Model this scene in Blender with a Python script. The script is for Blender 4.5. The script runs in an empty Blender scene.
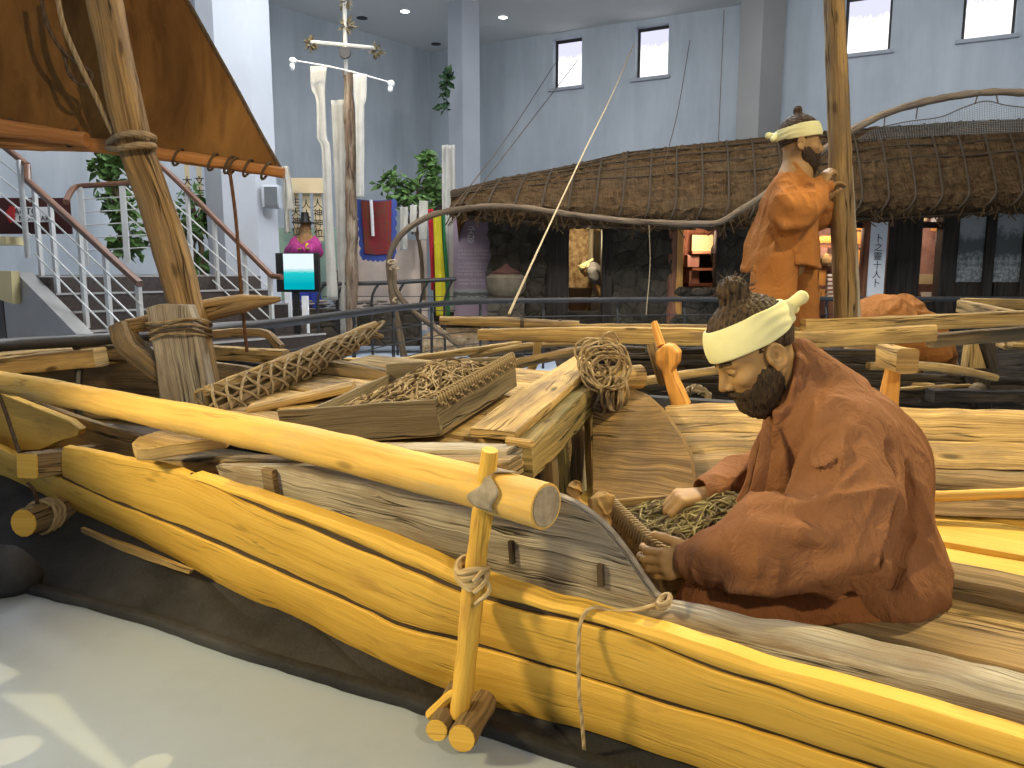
import bpy, math, random
import numpy as np
from mathutils import Vector, Matrix, noise
random.seed(7)
SC = bpy.context.scene
COL = SC.collection
V = Vector
Z = V((0, 0, 1))
# ------------------------------------------------------------------ camera frame
FPX, HC, PITCH = 760.0, 1.2, math.radians(8.4)
CAM = V((0, 0, HC))
CF = V((0, math.cos(PITCH), -math.sin(PITCH)))
CU = V((0, math.sin(PITCH), math.cos(PITCH)))
CR = V((1, 0, 0))
def ray(x, y): return CF + CR * ((x - 512) / FPX) - CU * ((y - 384) / FPX)
def P(x, y, Y):
    r = ray(x, y); return CAM + r * (Y / r.y)
def PZ(x, y, z):
    r = ray(x, y); return CAM + r * ((z - HC) / r.z)
# boat frame: along (to the right), across (away), up; the boat leans a little towards the visitor
BO = V((0.37, 1.49, 0.45))
BU = V((.83, -.558, 0)).normalized()
BV = V((.558, .83, .12)).normalized()
BW = BU.cross(BV)
def BB(s, t, h): return BO + BU * s + BV * t + BW * h
def bt(x, y, t):
    r = ray(x, y); return CAM + r * ((t - (CAM - BO).dot(BV)) / r.dot(BV))
def bh(x, y, h):
    r = ray(x, y); return CAM + r * ((h - (CAM - BO).dot(BW)) / r.dot(BW))
def bs(x, y, s):
    r = ray(x, y); return CAM + r * ((s - (CAM - BO).dot(BU)) / r.dot(BU))

# ------------------------------------------------------------------ mesh builder
def nz(p, s=1.0, k=0.0): return noise.noise(V((p.x * s + k, p.y * s - k, p.z * s + 2 * k)))
def resample(path, n):
    path = [V(p) for p in path]
    if len(path) == 2: return [path[0].lerp(path[1], i / n) for i in range(n + 1)]
    d = [0.0]
    for a, b in zip(path, path[1:]): d.append(d[-1] + (b - a).length)
    out, j = [], 0
    for i in range(n + 1):
        L = d[-1] * i / n
        while j < len(path) - 2 and d[j + 1] < L: j += 1
        a, b = path[j], path[j + 1]
        f = (L - d[j]) / max(d[j + 1] - d[j], 1e-9)
        m0 = (path[j + 1] - path[j - 1]) * .5 if j > 0 else b - a
        m1 = (path[j + 2] - path[j]) * .5 if j < len(path) - 2 else b - a
        f2, f3 = f * f, f * f * f
        seg = (b - a).length
        def lim(m): return m if m.length < 1.6 * seg else m.normalized() * 1.6 * seg
        m0, m1 = lim(m0), lim(m1)
        out.append(a * (2 * f3 - 3 * f2 + 1) + m0 * (f3 - 2 * f2 + f) + b * (-2 * f3 + 3 * f2) + m1 * (f3 - f2))
    return out
def lin(vals, f):
    if not isinstance(vals, (list, tuple)): return vals
    x = f * (len(vals) - 1); i = min(int(x), len(vals) - 2); return vals[i] + (vals[i + 1] - vals[i]) * (x - i)
def circ(n=12): return [(math.cos(2 * math.pi * i / n), math.sin(2 * math.pi * i / n)) for i in range(n)]
def rrect(w, h, r=.006, k=2, sub=1):
    r = min(r, w * .45, h * .45); pts = []
    for cx, cy, a0 in ((w / 2 - r, h / 2 - r, 0), (-w / 2 + r, h / 2 - r, 90), (-w / 2 + r, -h / 2 + r, 180), (w / 2 - r, -h / 2 + r, 270)):
        for i in range(k + 1):
            a = math.radians(a0 + 90 * i / k); pts.append((cx + r * math.cos(a), cy + r * math.sin(a)))
    out = []
    for i, p in enumerate(pts):
        out.append(p); q = pts[(i + 1) % len(pts)]
        if math.hypot(q[0] - p[0], q[1] - p[1]) > 2.2 * r:
            for j in range(1, sub + 1): out.append((p[0] + (q[0] - p[0]) * j / (sub + 1), p[1] + (q[1] - p[1]) * j / (sub + 1)))
    return out
class MB:
    def __init__(s): s.v, s.f, s.uv, s.mi, s.cm = [], [], [], [], 0
    def face(s, idx, uvs): s.f.append(idx); s.uv.append(uvs); s.mi.append(s.cm)
    def sweep(s, path, prof, n=12, sc=1.0, up=Z, wob=0.0, wf=9.0, seed=0.0, cap=True, closed=False, sc2=None, twist=0.0, tr=False):
        pts = resample(path, n) if n else [V(p) for p in path]
        N, m = len(pts), len(prof)
        base = len(s.v); L = [0.0]
        for a, b in zip(pts, pts[1:]): L.append(L[-1] + (b - a).length)
        per = [0.0]
        for i in range(m): a, b = prof[i], prof[(i + 1) % m]; per.append(per[-1] + math.hypot(a[0] - b[0], a[1] - b[1]))
        up = V(up); sd = V((seed, -seed, seed * .5))
        prev = None
        for i, p in enumerate(pts):
            t = (pts[min(i + 1, N - 1)] - pts[max(i - 1, 0)])
            if closed: t = pts[(i + 1) % N] - pts[i - 1]
            t.normalize()
            if prev is None:
                x = t.cross(up)
                if x.length < .05: x = t.cross(V((1, 0, 0)))
            else: x = prev - t * prev.dot(t)
            if not tr and abs(t.dot(up)) < .96: x = t.cross(up)
            x.normalize(); prev = x
            y = x.cross(t); f = i / max(N - 1, 1)
            k1 = lin(sc, f); k2 = lin(sc2, f) if sc2 is not None else k1
            ca, sa = math.cos(twist * f), math.sin(twist * f)
            for a, b in prof:
                a, b = a * ca - b * sa, a * sa + b * ca
                q = p + x * (a * k1) + y * (b * k2)
                if wob:
                    d = q - p
                    q = q + d.normalized() * wob * (noise.noise((q + sd) * wf) + .5 * noise.noise((q + sd) * wf * 2.7))
                s.v.append(q)
        kk = lin(sc, .5)
        for i in range(N - (0 if closed else 1)):
            i2 = (i + 1) % N
            for j in range(m):
                j2 = (j + 1) % m
                u0, u1 = L[i], L[i + 1] if i + 1 < len(L) else L[i] + .01
                s.face([base + i * m + j, base + i2 * m + j, base + i2 * m + j2, base + i * m + j2],
                       [(u0, per[j] * kk), (u1, per[j] * kk), (u1, per[j + 1] * kk), (u0, per[j + 1] * kk)])
        if cap and not closed:
            for r, rev in ((0, False), (N - 1, True)):
                ids = [base + r * m + j for j in range(m)]
                k1 = lin(sc, 0 if r == 0 else 1)
                us = [(a * k1 * .35, b * k1) for a, b in prof]
                if rev: ids, us = ids[::-1], us[::-1]
                s.face(ids, us)
        return s
    def tube(s, path, r, n=None, m=8, **k): return s.sweep(path, circ(m), n if n is not None else max(2, 6 * (len(path) - 1)), sc=r, tr=True, **k)
    def beam(s, a, b, w, h, up=Z, r=.008, n=14, wob=.003, **k): return s.sweep([a, b], rrect(w, h, r), n, up=up, wob=wob, **k)
    def box(s, c, sx, sy, sz, ax=None, r=0):
        X, Y_, Z_ = ax or (V((1, 0, 0)), V((0, 1, 0)), Z)
        c = V(c)
        if r: return s.sweep([c - X * sx / 2, c + X * sx / 2], rrect(sy, sz, r), 1, up=Z_)
        b = len(s.v)
        for i in (-1, 1):
            for j in (-1, 1):
                for k in (-1, 1): s.v.append(c + X * (i * sx / 2) + Y_ * (j * sy / 2) + Z_ * (k * sz / 2))
        for q, (p1, p2) in (((0, 1, 3, 2), (sy, sz)), ((4, 6, 7, 5), (sy, sz)), ((0, 4, 5, 1), (sx, sz)), ((2, 3, 7, 6), (sx, sz)), ((0, 2, 6, 4), (sx, sy)), ((1, 5, 7, 3), (sx, sy))):
            A = s.v[b + q[0]]
            e1 = s.v[b + q[1]] - A; e2 = s.v[b + q[3]] - A
            l1, l2 = e1.length, e2.length
            if l1 >= l2: us = [(0, 0), (l1, 0), (l1, l2), (0, l2)]
            else: us = [(0, 0), (0, l1), (l2, l1), (l2, 0)]
            s.face([b + i for i in q], us)
        return s
    def strip(s, top, bot, th, n=60, rows=4, wob=.002, edge=.004, seed=0.0, bulge=0.0):
        """a plank between two edge lines; th = thickness vector"""
        A, B = resample(top, n), resample(bot, n); th = V(th); base = len(s.v); nv = th.normalized()
        L = [0.0]
        for a, b in zip(A, A[1:]): L.append(L[-1] + (b - a).length)
        H = max((A[n // 2] - B[n // 2]).length, .005); R = rows + 1; sd = V((seed, seed * .3, -seed))
        for side in (0, 1):
            for i in range(n + 1):
                a, b = A[i].copy(), B[i].copy(); dv = (a - b).normalized() if (a - b).length > 1e-6 else Z
                a += dv * edge * noise.noise((a + sd) * 11); b += dv * edge * noise.noise((b - sd) * 11)
                for j in range(R):
                    f = j / rows; q = a.lerp(b, f)
                    q = q - nv * (bulge * 4 * f * (1 - f)) * (1 if side == 0 else -1) if bulge else q
                    q = q + nv * (wob * noise.noise((q + sd) * 7))
                    if j in (0, rows): q = q + nv * (.12 * th.length * (1 if side == 0 else -1))
                    s.v.append(q + th * side)
        o = (n + 1) * R
        def id(sd_, i, j): return base + sd_ * o + i * R + j
        for i in range(n):
            for j in range(rows):
                u = [(L[i], H * j / rows), (L[i], H * (j + 1) / rows), (L[i + 1], H * (j + 1) / rows), (L[i + 1], H * j / rows)]
                s.face([id(0, i, j), id(0, i, j + 1), id(0, i + 1, j + 1), id(0, i + 1, j)], u)
                s.face([id(1, i, j), id(1, i + 1, j), id(1, i + 1, j + 1), id(1, i, j + 1)], [u[0], u[3], u[2], u[1]])
            T = th.length
            s.face([id(0, i, 0), id(0, i + 1, 0), id(1, i + 1, 0), id(1, i, 0)], [(L[i], 0), (L[i + 1], 0), (L[i + 1], -T), (L[i], -T)])
            s.face([id(0, i, rows), id(1, i, rows), id(1, i + 1, rows), id(0, i + 1, rows)], [(L[i], H), (L[i], H + T), (L[i + 1], H + T), (L[i + 1], H)])
        for i, rev in ((0, 0), (n, 1)):
            for j in range(rows):
                q = [id(0, i, j), id(1, i, j), id(1, i, j + 1), id(0, i, j + 1)]
                us = [(0, H * j / rows), (.02, H * j / rows), (.02, H * (j + 1) / rows), (0, H * (j + 1) / rows)]
                s.face(q[::-1] if rev else q, us[::-1] if rev else us)
        return s
    def plate(s, pts, th, along=None, r=None):
        """an outline extruded by th; along = grain direction"""
        pts = [V(p) for p in pts]; th = V(th); n = len(pts); b = len(s.v)
        nrm = th.normalized(); al = V(along).normalized() if along is not None else (pts[1] - pts[0]).normalized(); ac = nrm.cross(al)
        s.v += pts; s.v += [p + th for p in pts]
        u = [((p - pts[0]).dot(al), (p - pts[0]).dot(ac)) for p in pts]
        s.face(list(range(b, b + n)), u); s.face([b + n + i for i in range(n)][::-1], u[::-1])
        T = th.length
        for i in range(n):
            j = (i + 1) % n
            l = (pts[j] - pts[i]).length
            s.face([b + j, b + i, b + n + i, b + n + j], [(l, 0), (0, 0), (0, T), (l, T)])
        return s
    def grid(s, fn, nu, nv, U=1.0, W=1.0):
        b = len(s.v)
        for i in range(nu + 1):
            for j in range(nv + 1): s.v.append(V(fn(i / nu, j / nv)))
        for i in range(nu):
            for j in range(nv):
                q = [b + i * (nv + 1) + j, b + (i + 1) * (nv + 1) + j, b + (i + 1) * (nv + 1) + j + 1, b + i * (nv + 1) + j + 1]
                s.face(q, [(U * a / nu, W * c / nv) for a, c in ((i, j), (i + 1, j), (i + 1, j + 1), (i, j + 1))])
        return s
    def ball(s, c, rx, ry=None, rz=None, ax=None, n=10, wob=0.0, wf=6.0):
        c = V(c); ry = ry or rx; rz = rz or rx; X, Y_, Z_ = ax or (V((1, 0, 0)), V((0, 1, 0)), Z)
        def fn(a, b):
            t, p = a * 2 * math.pi, (b - .5) * math.pi
            d = X * (rx * math.cos(p) * math.cos(t)) + Y_ * (ry * math.cos(p) * math.sin(t)) + Z_ * (rz * math.sin(p))
            if wob: d = d * (1 + wob * noise.noise((c + d) * wf))
            return c + d
        return s.grid(fn, n * 2, n, rx * 6, rx * 3)
    def lathe(s, c, prof, n=20, ax=Z):
        c = V(c); ax = V(ax).normalized(); x = ax.orthogonal().normalized(); y = ax.cross(x)
        m = len(prof) - 1
        return s.grid(lambda a, b: c + ax * prof[int(round(b * m))][1] + (x * math.cos(a * 2 * math.pi) + y * math.sin(a * 2 * math.pi)) * prof[int(round(b * m))][0], n, m, prof[0][0] * 6 + .1, m * .1)
    def build(s, name, mats, parent=None, smooth=True, bev=0.0, angle=40, thick=0.0, sub=0):
        c = V((0, 0, 0))
        if s.v:
            lo = V([min(p[i] for p in s.v) for i in range(3)]); hi = V([max(p[i] for p in s.v) for i in range(3)])
            c = (lo + hi) / 2
            if parent is None: c.z = lo.z
        me = bpy.data.meshes.new(name)
        me.from_pydata([tuple(p - c) for p in s.v], [], s.f)
        ul = me.uv_layers.new(name='UVMap')
        flat = [x for f in s.uv for q in f for x in q]
        if len(flat) == 2 * len(me.loops): ul.data.foreach_set('uv', flat)
        mats = mats if isinstance(mats, (list, tuple)) else [mats]
        for m in mats: me.materials.append(m)
        if len(mats) > 1: me.polygons.foreach_set('material_index', s.mi)
        if smooth:
            me.polygons.foreach_set('use_smooth', [True] * len(me.polygons))
            try: me.set_sharp_from_angle(angle=math.radians(angle))
            except Exception: pass
        me.update()
        o = bpy.data.objects.new(name, me); COL.objects.link(o)
        if parent is not None:
            o.parent = parent; o.location = c - wl(parent)
        else: o.location = c
        if thick:
            md = o.modifiers.new('s', 'SOLIDIFY'); md.thickness = thick; md.offset = 0
        if bev:
            md = o.modifiers.new('b', 'BEVEL'); md.width = bev; md.segments = 2; md.limit_method = 'ANGLE'; md.angle_limit = math.radians(35)
        if sub:
            md = o.modifiers.new('d', 'SUBSURF'); md.levels = sub; md.render_levels = sub
        return o
def wl(o):
    p = V(o.location)
    while o.parent is not None: o = o.parent; p = p + V(o.location)
    return p
def tag(o, label=None, cat=None, group=None, kind=None):
    if label: o['label'] = label
    if cat: o['category'] = cat
    if group: o['group'] = group
    if kind: o['kind'] = kind
    return o
def thing(name, label, cat, loc=(0, 0, 0), group=None, kind=None):
    o = bpy.data.objects.new(name, None); COL.objects.link(o); o.location = loc; o.empty_display_size = .1
    return tag(o, label, cat, group, kind)
def dup(root, off, label=None, group=None):
    r = root.copy(); COL.objects.link(r); r.location = V(root.location) + V(off)
    if label: r['label'] = label
    if group: r['group'] = group
    for ch in list(root.children):
        c = ch.copy(); COL.objects.link(c); c.parent = r
        for g in ch.children: d = g.copy(); COL.objects.link(d); d.parent = c
    return r

# ------------------------------------------------------------------ materials
class NT:
    def __init__(s, name):
        s.m = bpy.data.materials.new(name); s.m.use_nodes = True; s.t = s.m.node_tree; s.t.nodes.clear()
        s.out = s.n('ShaderNodeOutputMaterial')
    def n(s, typ, **kw):
        nd = s.t.nodes.new(typ)
        for k, v in kw.items():
            if k.startswith('_'): setattr(nd, k[1:], v)
            else: s.set(nd, k.replace('__', ' '), v)
        return nd
    def set(s, nd, k, v):
        inp = nd.inputs[int(k[1:])] if k[0] == 'i' and k[1:].isdigit() else nd.inputs[k]
        if hasattr(v, 'links') or isinstance(v, bpy.types.NodeSocket): s.t.links.new(v, inp)
        else: inp.default_value = v if not isinstance(v, tuple) or len(v) != 3 or inp.type != 'RGBA' else (*v, 1)
    def mix(s, f, a, b, blend='MIX'):
        nd = s.t.nodes.new('ShaderNodeMix'); nd.data_type = 'RGBA'; nd.blend_type = blend
        for i, v in ((0, f), (6, a), (7, b)):
            if isinstance(v, bpy.types.NodeSocket): s.t.links.new(v, nd.inputs[i])
            else: nd.inputs[i].default_value = v if i == 0 or len(v) == 4 else (*v, 1)
        return nd.outputs[2]
    def math(s, op, a, b=0.0, c=False):
        nd = s.t.nodes.new('ShaderNodeMath'); nd.operation = op; nd.use_clamp = c
        for i, v in ((0, a), (1, b)):
            if isinstance(v, bpy.types.NodeSocket): s.t.links.new(v, nd.inputs[i])
            else: nd.inputs[i].default_value = v
        return nd.outputs[0]
    def rng(s, v, a, b, c=0.0, d=1.0):
        nd = s.t.nodes.new('ShaderNodeMapRange'); s.t.links.new(v, nd.inputs[0])
        for i, x in ((1, a), (2, b), (3, c), (4, d)): nd.inputs[i].default_value = x
        return nd.outputs[0]
    def noise(s, vec, scale=5, detail=3, rough=.55, dist=0.0, dim='3D'):
        return s.n('ShaderNodeTexNoise', _noise_dimensions=dim, Vector=vec, Scale=scale, Detail=detail, Roughness=rough, Distortion=dist).outputs[0]
    def mapv(s, vec, scale): return s.n('ShaderNodeMapping', Vector=vec, Scale=scale).outputs[0]
    def coords(s, kind='UV'):
        tc = s.n('ShaderNodeTexCoord').outputs[kind]; oi = s.n('ShaderNodeObjectInfo').outputs['Random']
        r = s.math('MULTIPLY', oi, 37.0)
        cmb = s.n('ShaderNodeCombineXYZ', X=r, Y=r, Z=r).outputs[0]
        nd = s.n('ShaderNodeVectorMath', _operation='ADD', i0=tc, i1=cmb); return nd.outputs[0]
    def done(s, color, rough=.7, bump=None, bs=.3, bd=.01, spec=.3, metal=0.0, **kw):
        b = s.n('ShaderNodeBsdfPrincipled'); s.set(b, 'Base Color', color); s.set(b, 'Roughness', rough); s.set(b, 'Metallic', metal)
        s.set(b, 'Specular IOR Level', spec)
        for k, v in kw.items(): s.set(b, k.replace('__', ' '), v)
        if bump is not None:
            bn = s.n('ShaderNodeBump', Strength=bs, Distance=bd, Height=bump); s.set(b, 'Normal', bn.outputs[0])
        s.t.links.new(b.outputs[0], s.out.inputs[0]); return s.m
def lin3(r, g, b):
    f = lambda c: (c / 255 / 12.92) if c / 255 <= .04045 else ((c / 255 + .055) / 1.055) ** 2.4
    return (f(r), f(g), f(b))
def plain(name, c, rough=.6, var=.08, sc=6, bs=.1, metal=0.0, spec=.3):
    t = NT(name); co = t.coords('Object'); n = t.noise(co, sc, 4)
    k = t.rng(n, .3, .7, 1 - var, 1 + var)
    col = t.mix(1.0, c, t.n('ShaderNodeCombineXYZ', X=k, Y=k, Z=k).outputs[0], 'MULTIPLY')
    return t.done(col, rough, t.noise(co, sc * 8, 3), bs, .004, spec, metal)
def wood(name, dark, light, wear=None, wamt=.5, gs=70, crack=.5, knots=.5, rough=.72, bs=.5, spec=.25, streak=1.0, sheen=0):
    t = NT(name); uv = t.coords('UV')
    wq = t.noise(t.mapv(uv, (2, 5, 1)), 1.6, 2)
    warp = t.n('ShaderNodeVectorMath', _operation='ADD', i0=uv, i1=t.n('ShaderNodeCombineXYZ', X=0.0, Y=t.math('MULTIPLY', t.math('SUBTRACT', wq, .5), .05), Z=0.0).outputs[0]).outputs[0]
    g1 = t.noise(t.mapv(warp, (2.0, gs * 2.6, 1)), 1, 4, .65)
    g2 = t.noise(t.mapv(warp, (1.3, gs * .55, 1)), 1, 3, .6)
    big = t.noise(t.mapv(uv, (1.2, 4, 1)), 1.5, 3, .6)
    m = t.math('ADD', t.math('MULTIPLY', g1, .45 * streak), t.math('ADD', t.math('MULTIPLY', g2, .35), t.math('MULTIPLY', big, .3)))
    m = t.rng(m, .43 + .2 * (streak - 1), .62 + .2 * (streak - 1))
    col = t.mix(m, dark, light)
    if wear:
        wn = t.rng(t.noise(t.mapv(uv, (2.2, 7, 1)), 1, 5, .65), .62 - wamt * .3, .72 - wamt * .2)
        col = t.mix(t.math('MULTIPLY', wn, t.rng(g1, .3, .6, .4, 1)), col, wear)
    cr = t.noise(t.mapv(warp, (1.1, gs * .6, 1)), 1, 2, .5)
    ck = t.math('MULTIPLY', t.rng(t.math('ABSOLUTE', t.math('SUBTRACT', cr, .5)), .0, .020, 1, 0), t.rng(t.noise(t.mapv(uv, (1.5, 9, 1)), 1, 2), .5, .56))
    ck = t.math('MULTIPLY', ck, crack, True)
    vo = t.n('ShaderNodeTexVoronoi', _voronoi_dimensions='2D', Vector=t.mapv(warp, (2.3, 7, 1)), Scale=1.0)
    kn = t.math('MULTIPLY', t.rng(vo.outputs['Distance'], .04, .1, 1, 0), t.math('GREATER_THAN', t.n('ShaderNodeSeparateColor', Color=vo.outputs['Color']).outputs[0], .62))
    kn = t.math('MULTIPLY', kn, knots, True)
    dk = tuple(c * .18 for c in dark)
    col = t.mix(t.math('MAXIMUM', ck, kn), col, dk)
    hgt = t.math('SUBTRACT', t.math('ADD', t.math('MULTIPLY', g1, .6), t.math('MULTIPLY', g2, .6)), t.math('MULTIPLY', ck, 2.0))
    return t.done(col, rough, hgt, min(1.0, bs * 1.5), .009, spec)
def cloth(name, c, c2=None, rough=.85, bs=.35, fold=0.0, sc=3.0, weave=420):
    t = NT(name); co = t.coords('Object'); n = t.noise(co, sc, 4, .6)
    col = t.mix(t.rng(n, .3, .7), c, c2 or tuple(x * .8 for x in c))
    fine = t.noise(co, weave, 2)
    h = t.math('ADD', t.math('MULTIPLY', fine, .25), t.math('MULTIPLY', t.noise(t.mapv(co, (1, 1, .6)), 14, 3, .55, .6), fold))
    return t.done(col, rough, h, bs, .01, .12)
def ropemat(name, c, c2, freq=260):
    t = NT(name); uv = t.coords('UV'); w = t.n('ShaderNodeTexWave', _wave_type='BANDS', _bands_direction='DIAGONAL', Vector=t.mapv(uv, (1, 2.2, 1)), Scale=freq / 20, Distortion=.6).outputs[1]
    n = t.noise(uv, 9, 3)
    col = t.mix(t.math('ADD', t.math('MULTIPLY', w, .5), t.math('MULTIPLY', n, .5)), c2, c)
    return t.done(col, .9, w, .5, .004, .1)
def emit(name, c, s):
    t = NT(name); e = t.n('ShaderNodeEmission', Color=c, Strength=s); t.t.links.new(e.outputs[0], t.out.inputs[0]); return t.m
# ================================================================== MATERIALS IN USE
M = {}
def wall_mat():
    t = NT('painted_wall'); co = t.coords('Object'); a = t.noise(co, .5, 4, .6); b = t.noise(t.mapv(co, (1.5, 1.5, .25)), 1.6, 4, .65); c = t.noise(co, 30, 3)
    k = t.math('ADD', t.math('MULTIPLY', a, .5), t.math('MULTIPLY', b, .5)); col = t.mix(t.rng(k, .38, .62), (.40, .44, .48), (.53, .57, .61)); return t.done(col, .85, c, .12, .004, .15)
M['wall'] = wall_mat()
M['ceil'] = plain('ceiling_paint', (.78, .78, .76), .9, .04, .5, .05)
M['column'] = plain('column_paint', (.40, .42, .46), .8, .06, 1, .1)
M['white'] = plain('white_paint', (.75, .75, .74), .6, .04)
M['steel'] = plain('brushed_steel', (.62, .62, .60), .35, .05, 9, .02, .3)
M['dark_metal'] = plain('dark_metal', (.045, .042, .04), .45, .2, 8, .05, .3)
M['black'] = plain('black_plastic', (.012, .012, .013), .4, .1)
M['beige'] = plain('beige_board', (.52, .44, .24), .6, .05)
M['granite'] = plain('brown_granite', (.055, .043, .038), .5, .25, 30, .03)
M['stringer'] = plain('stair_plaster', (.34, .33, .32), .8, .08, 2)
M['redbrown'] = plain('red_brown_board', (.06, .015, .012), .5, .1)
M['handrail'] = wood('handrail_wood', (.09, .04, .022), (.17, .08, .045), gs=40, crack=0, knots=0, rough=.35, bs=.1, spec=.5)
def floor_mat():
    t = NT('painted_floor'); co = t.coords('Object')
    a = t.noise(co, .9, 4, .5); b = t.noise(co, 5, 5, .6); c = t.noise(co, 90, 2)
    col = t.mix(t.rng(a, .40, .62), (.34, .40, .49), (.365, .415, .49))
    col = t.mix(t.math('MULTIPLY', t.rng(b, .50, .75), .35), col, (.28, .33, .40))
    return t.done(col, t.rng(b, .3, .7, .55, .8), c, .06, .002, .25)
M['floor'] = floor_mat()
# ================================================================== THE HALL
CEIL = 6.1
def struct(name, mb, m, parent=None, label=None, **k):
    o = mb.build(name, m, parent, **k)
    if parent is None: tag(o, label, None, None, 'structure')
    return o
f_ = MB(); f_.grid(lambda a, b: (-16 + 32 * a, -6 + 30 * b, 0), 8, 8, 32, 30); struct('floor', f_, M['floor'], label='pale blue grey painted hall floor under the boats')
WC, WL_, WR_ = PZ(430, 52, CEIL), PZ(275, 5, CEIL), PZ(740, 5, CEIL)
dl = (WL_ - WC).normalized(); dr = (WR_ - WC).normalized()
lw = MB(); th = .2
A, B = WC, WC + dl * 17
lw.plate([V((A.x, A.y, 0)), V((B.x, B.y, 0)), V((B.x, B.y, CEIL)), V((A.x, A.y, CEIL))], V((dl.y, -dl.x, 0)) * (th if V((dl.y, -dl.x, 0)).y > 0 else -th))
struct('wall_left', lw, M['wall'], label='pale blue grey plastered wall behind the stairs and shrine', smooth=False)
nb = V((-dr.y, dr.x, 0)); nb = nb if nb.y > 0 else -nb      # outward normal of the back wall
def wall_at(x, y, off=0.0):
    r = ray(x, y); w0 = WC + nb * off; k = (w0 - CAM).dot(nb) / r.dot(nb); q = CAM + r * k
    return (q - WC).dot(dr), q.z
wins = []
for (x0, y0, x1, y1) in ((553, 37, 582, 89), (636, 24, 669, 79), (847, -12, 894, 55), (966, -22, 1020, 40)):
    a0, z1 = wall_at(x0, y0); a1, z1b = wall_at(x1, y0); _, z0 = wall_at(x0, y1); wins.append((a0, a1, z0, min(max(z1, z1b), CEIL - .12)))
bw = MB()
def wq(mb, a0, a1, z0, z1, o0=0.0, o1=.28):
    mb.box(WC + dr * ((a0 + a1) / 2) + nb * ((o0 + o1) / 2) + Z * ((z0 + z1) / 2 - WC.z), a1 - a0, o1 - o0, z1 - z0, (dr, nb, Z))
edge = -0.2
for (a0, a1, z0, z1) in wins:
    wq(bw, edge, a0, 0, CEIL); wq(bw, a0, a1, 0, z0); wq(bw, a0, a1, z1, CEIL); edge = a1
wq(bw, edge, edge + 9, 0, CEIL)
struct('wall_back', bw, M['wall'], label='pale blue grey plastered back wall with small high windows', smooth=False)
def pane_mat():
    t = NT('bright_window_pane'); co = t.n('ShaderNodeTexCoord').outputs['Generated']; z = t.n('ShaderNodeSeparateXYZ', Vector=co).outputs[2]
    n = t.noise(co, 7, 3)
    k = t.rng(t.math('ADD', z, t.math('MULTIPLY', t.math('SUBTRACT', n, .5), .35)), .62, .72)
    col = t.mix(k, (1, 1, 1), (.62, .62, .78)); e = t.n('ShaderNodeEmission', Color=col, Strength=1.35)
    t.t.links.new(e.outputs[0], t.out.inputs[0]); return t.m
M['pane'] = pane_mat()
wn = ('first small high window from the corner, left of the second', 'second small high window, right above the thatched roof', 'third high window, just right of the tall pole', 'fourth high window, over the bent pole with net')
for i, (a0, a1, z0, z1) in enumerate(wins):
    c = WC + dr * ((a0 + a1) / 2) + nb * .2 + Z * (z0 - WC.z)
    t = thing('window_%d' % (i + 1), wn[i], None, c, None, 'structure')
    fr = MB()
    for q in ((a0, a0 + .05, z0, z1), (a1 - .04, a1, z0, z1), (a0, a1, z1 - .06, z1), (a0, a1, z0, z0 + .03)): wq(fr, *q, .16, .22)
    fr.build('window_frame', M['dark_metal'], t, smooth=False)
    pn = MB(); wq(pn, a0 + .05, a1 - .04, z0 + .03, z1 - .06, .18, .2); pn.build('window_pane', M['pane'], t, smooth=False)
    sl = MB(); wq(sl, a0 - .08, a1 + .06, z0 - .06, z0, -.08, .2); sl.build('window_sill', M['column'], t, smooth=False)
ce = MB(); ce.box((0, 8, CEIL + .1), 34, 30, .2); struct('ceiling', ce, M['ceil'], label='grey white flat ceiling with recessed lamps', smooth=False)
# columns
M['column_tan'] = plain('column_tan_paint', (.25, .245, .235), .8, .06, 1, .1)
def column(pts, z1, label, m='column'):
    mb = MB(); mb.plate([V((p[0], p[1], 0)) for p in pts][::-1], Z * z1, Z); o = mb.build('column', M[m], smooth=False); tag(o, label, None, None, 'structure')
def colpx(x0, xm, x1, Y, dy0, dy1, cham=None):
    a = P(x0, 150, Y + dy0); m = P(xm, 150, Y); b = P(x1, 150, Y + dy1); bk = a + b - m
    if cham is None: return [a, m, b, bk]
    c = P(cham, 150, Y + .05)
    return [a, m, c, b, bk]
column(colpx(203, 220, 275, 9.2, .30, .33, 254), CEIL, 'thick white column left of the shrine, behind the sail')
column(colpx(449, 463, 480, 14.6, .3, .25), CEIL, 'slim white column between the shrine and the thatched house')
column(colpx(735, 757, 779, 13.3, .35, .35), CEIL, 'grey column behind the thatched roof and the standing fisherman', 'column_tan')
# recessed lamps in the ceiling
M['lamp'] = emit('lamp_glow', (1, .97, .92), 14)
for i, (x, y, lb) in enumerate(((405, 11, 'round recessed ceiling lamp left of the slim column'), (503, 17, 'round recessed ceiling lamp right of the slim column'))):
    c = PZ(x, y, CEIL)
    t = thing('ceiling_lamp', lb, 'lamp', c, 'recessed ceiling lamps')
    r = MB(); r.lathe(c - Z * .012, [(.085, 0), (.12, 0), (.125, .006), (.12, .015), (.085, .012), (.085, 0)], 24); r.build('lamp_ring', M['white'], t)
    r = MB(); r.lathe(c - Z * .008, [(.0, 0), (.084, 0.0), (.084, .01), (0, .01)], 24); r.build('bulb', M['lamp'], t)
for (x, y, lb) in ((362, 18, 'dark round spot hole in ceiling above the cross pole'), (436, 44, 'dark round spot hole in ceiling near the wall corner')):
    c = PZ(x, y, CEIL); r = MB(); r.lathe(c - Z * .01, [(0, 0.0), (.09, 0.0), (.11, .004), (.11, .012), (0, .012)], 20)
    tag(r.build('ceiling_vent', M['black']), lb, 'vent')
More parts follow.
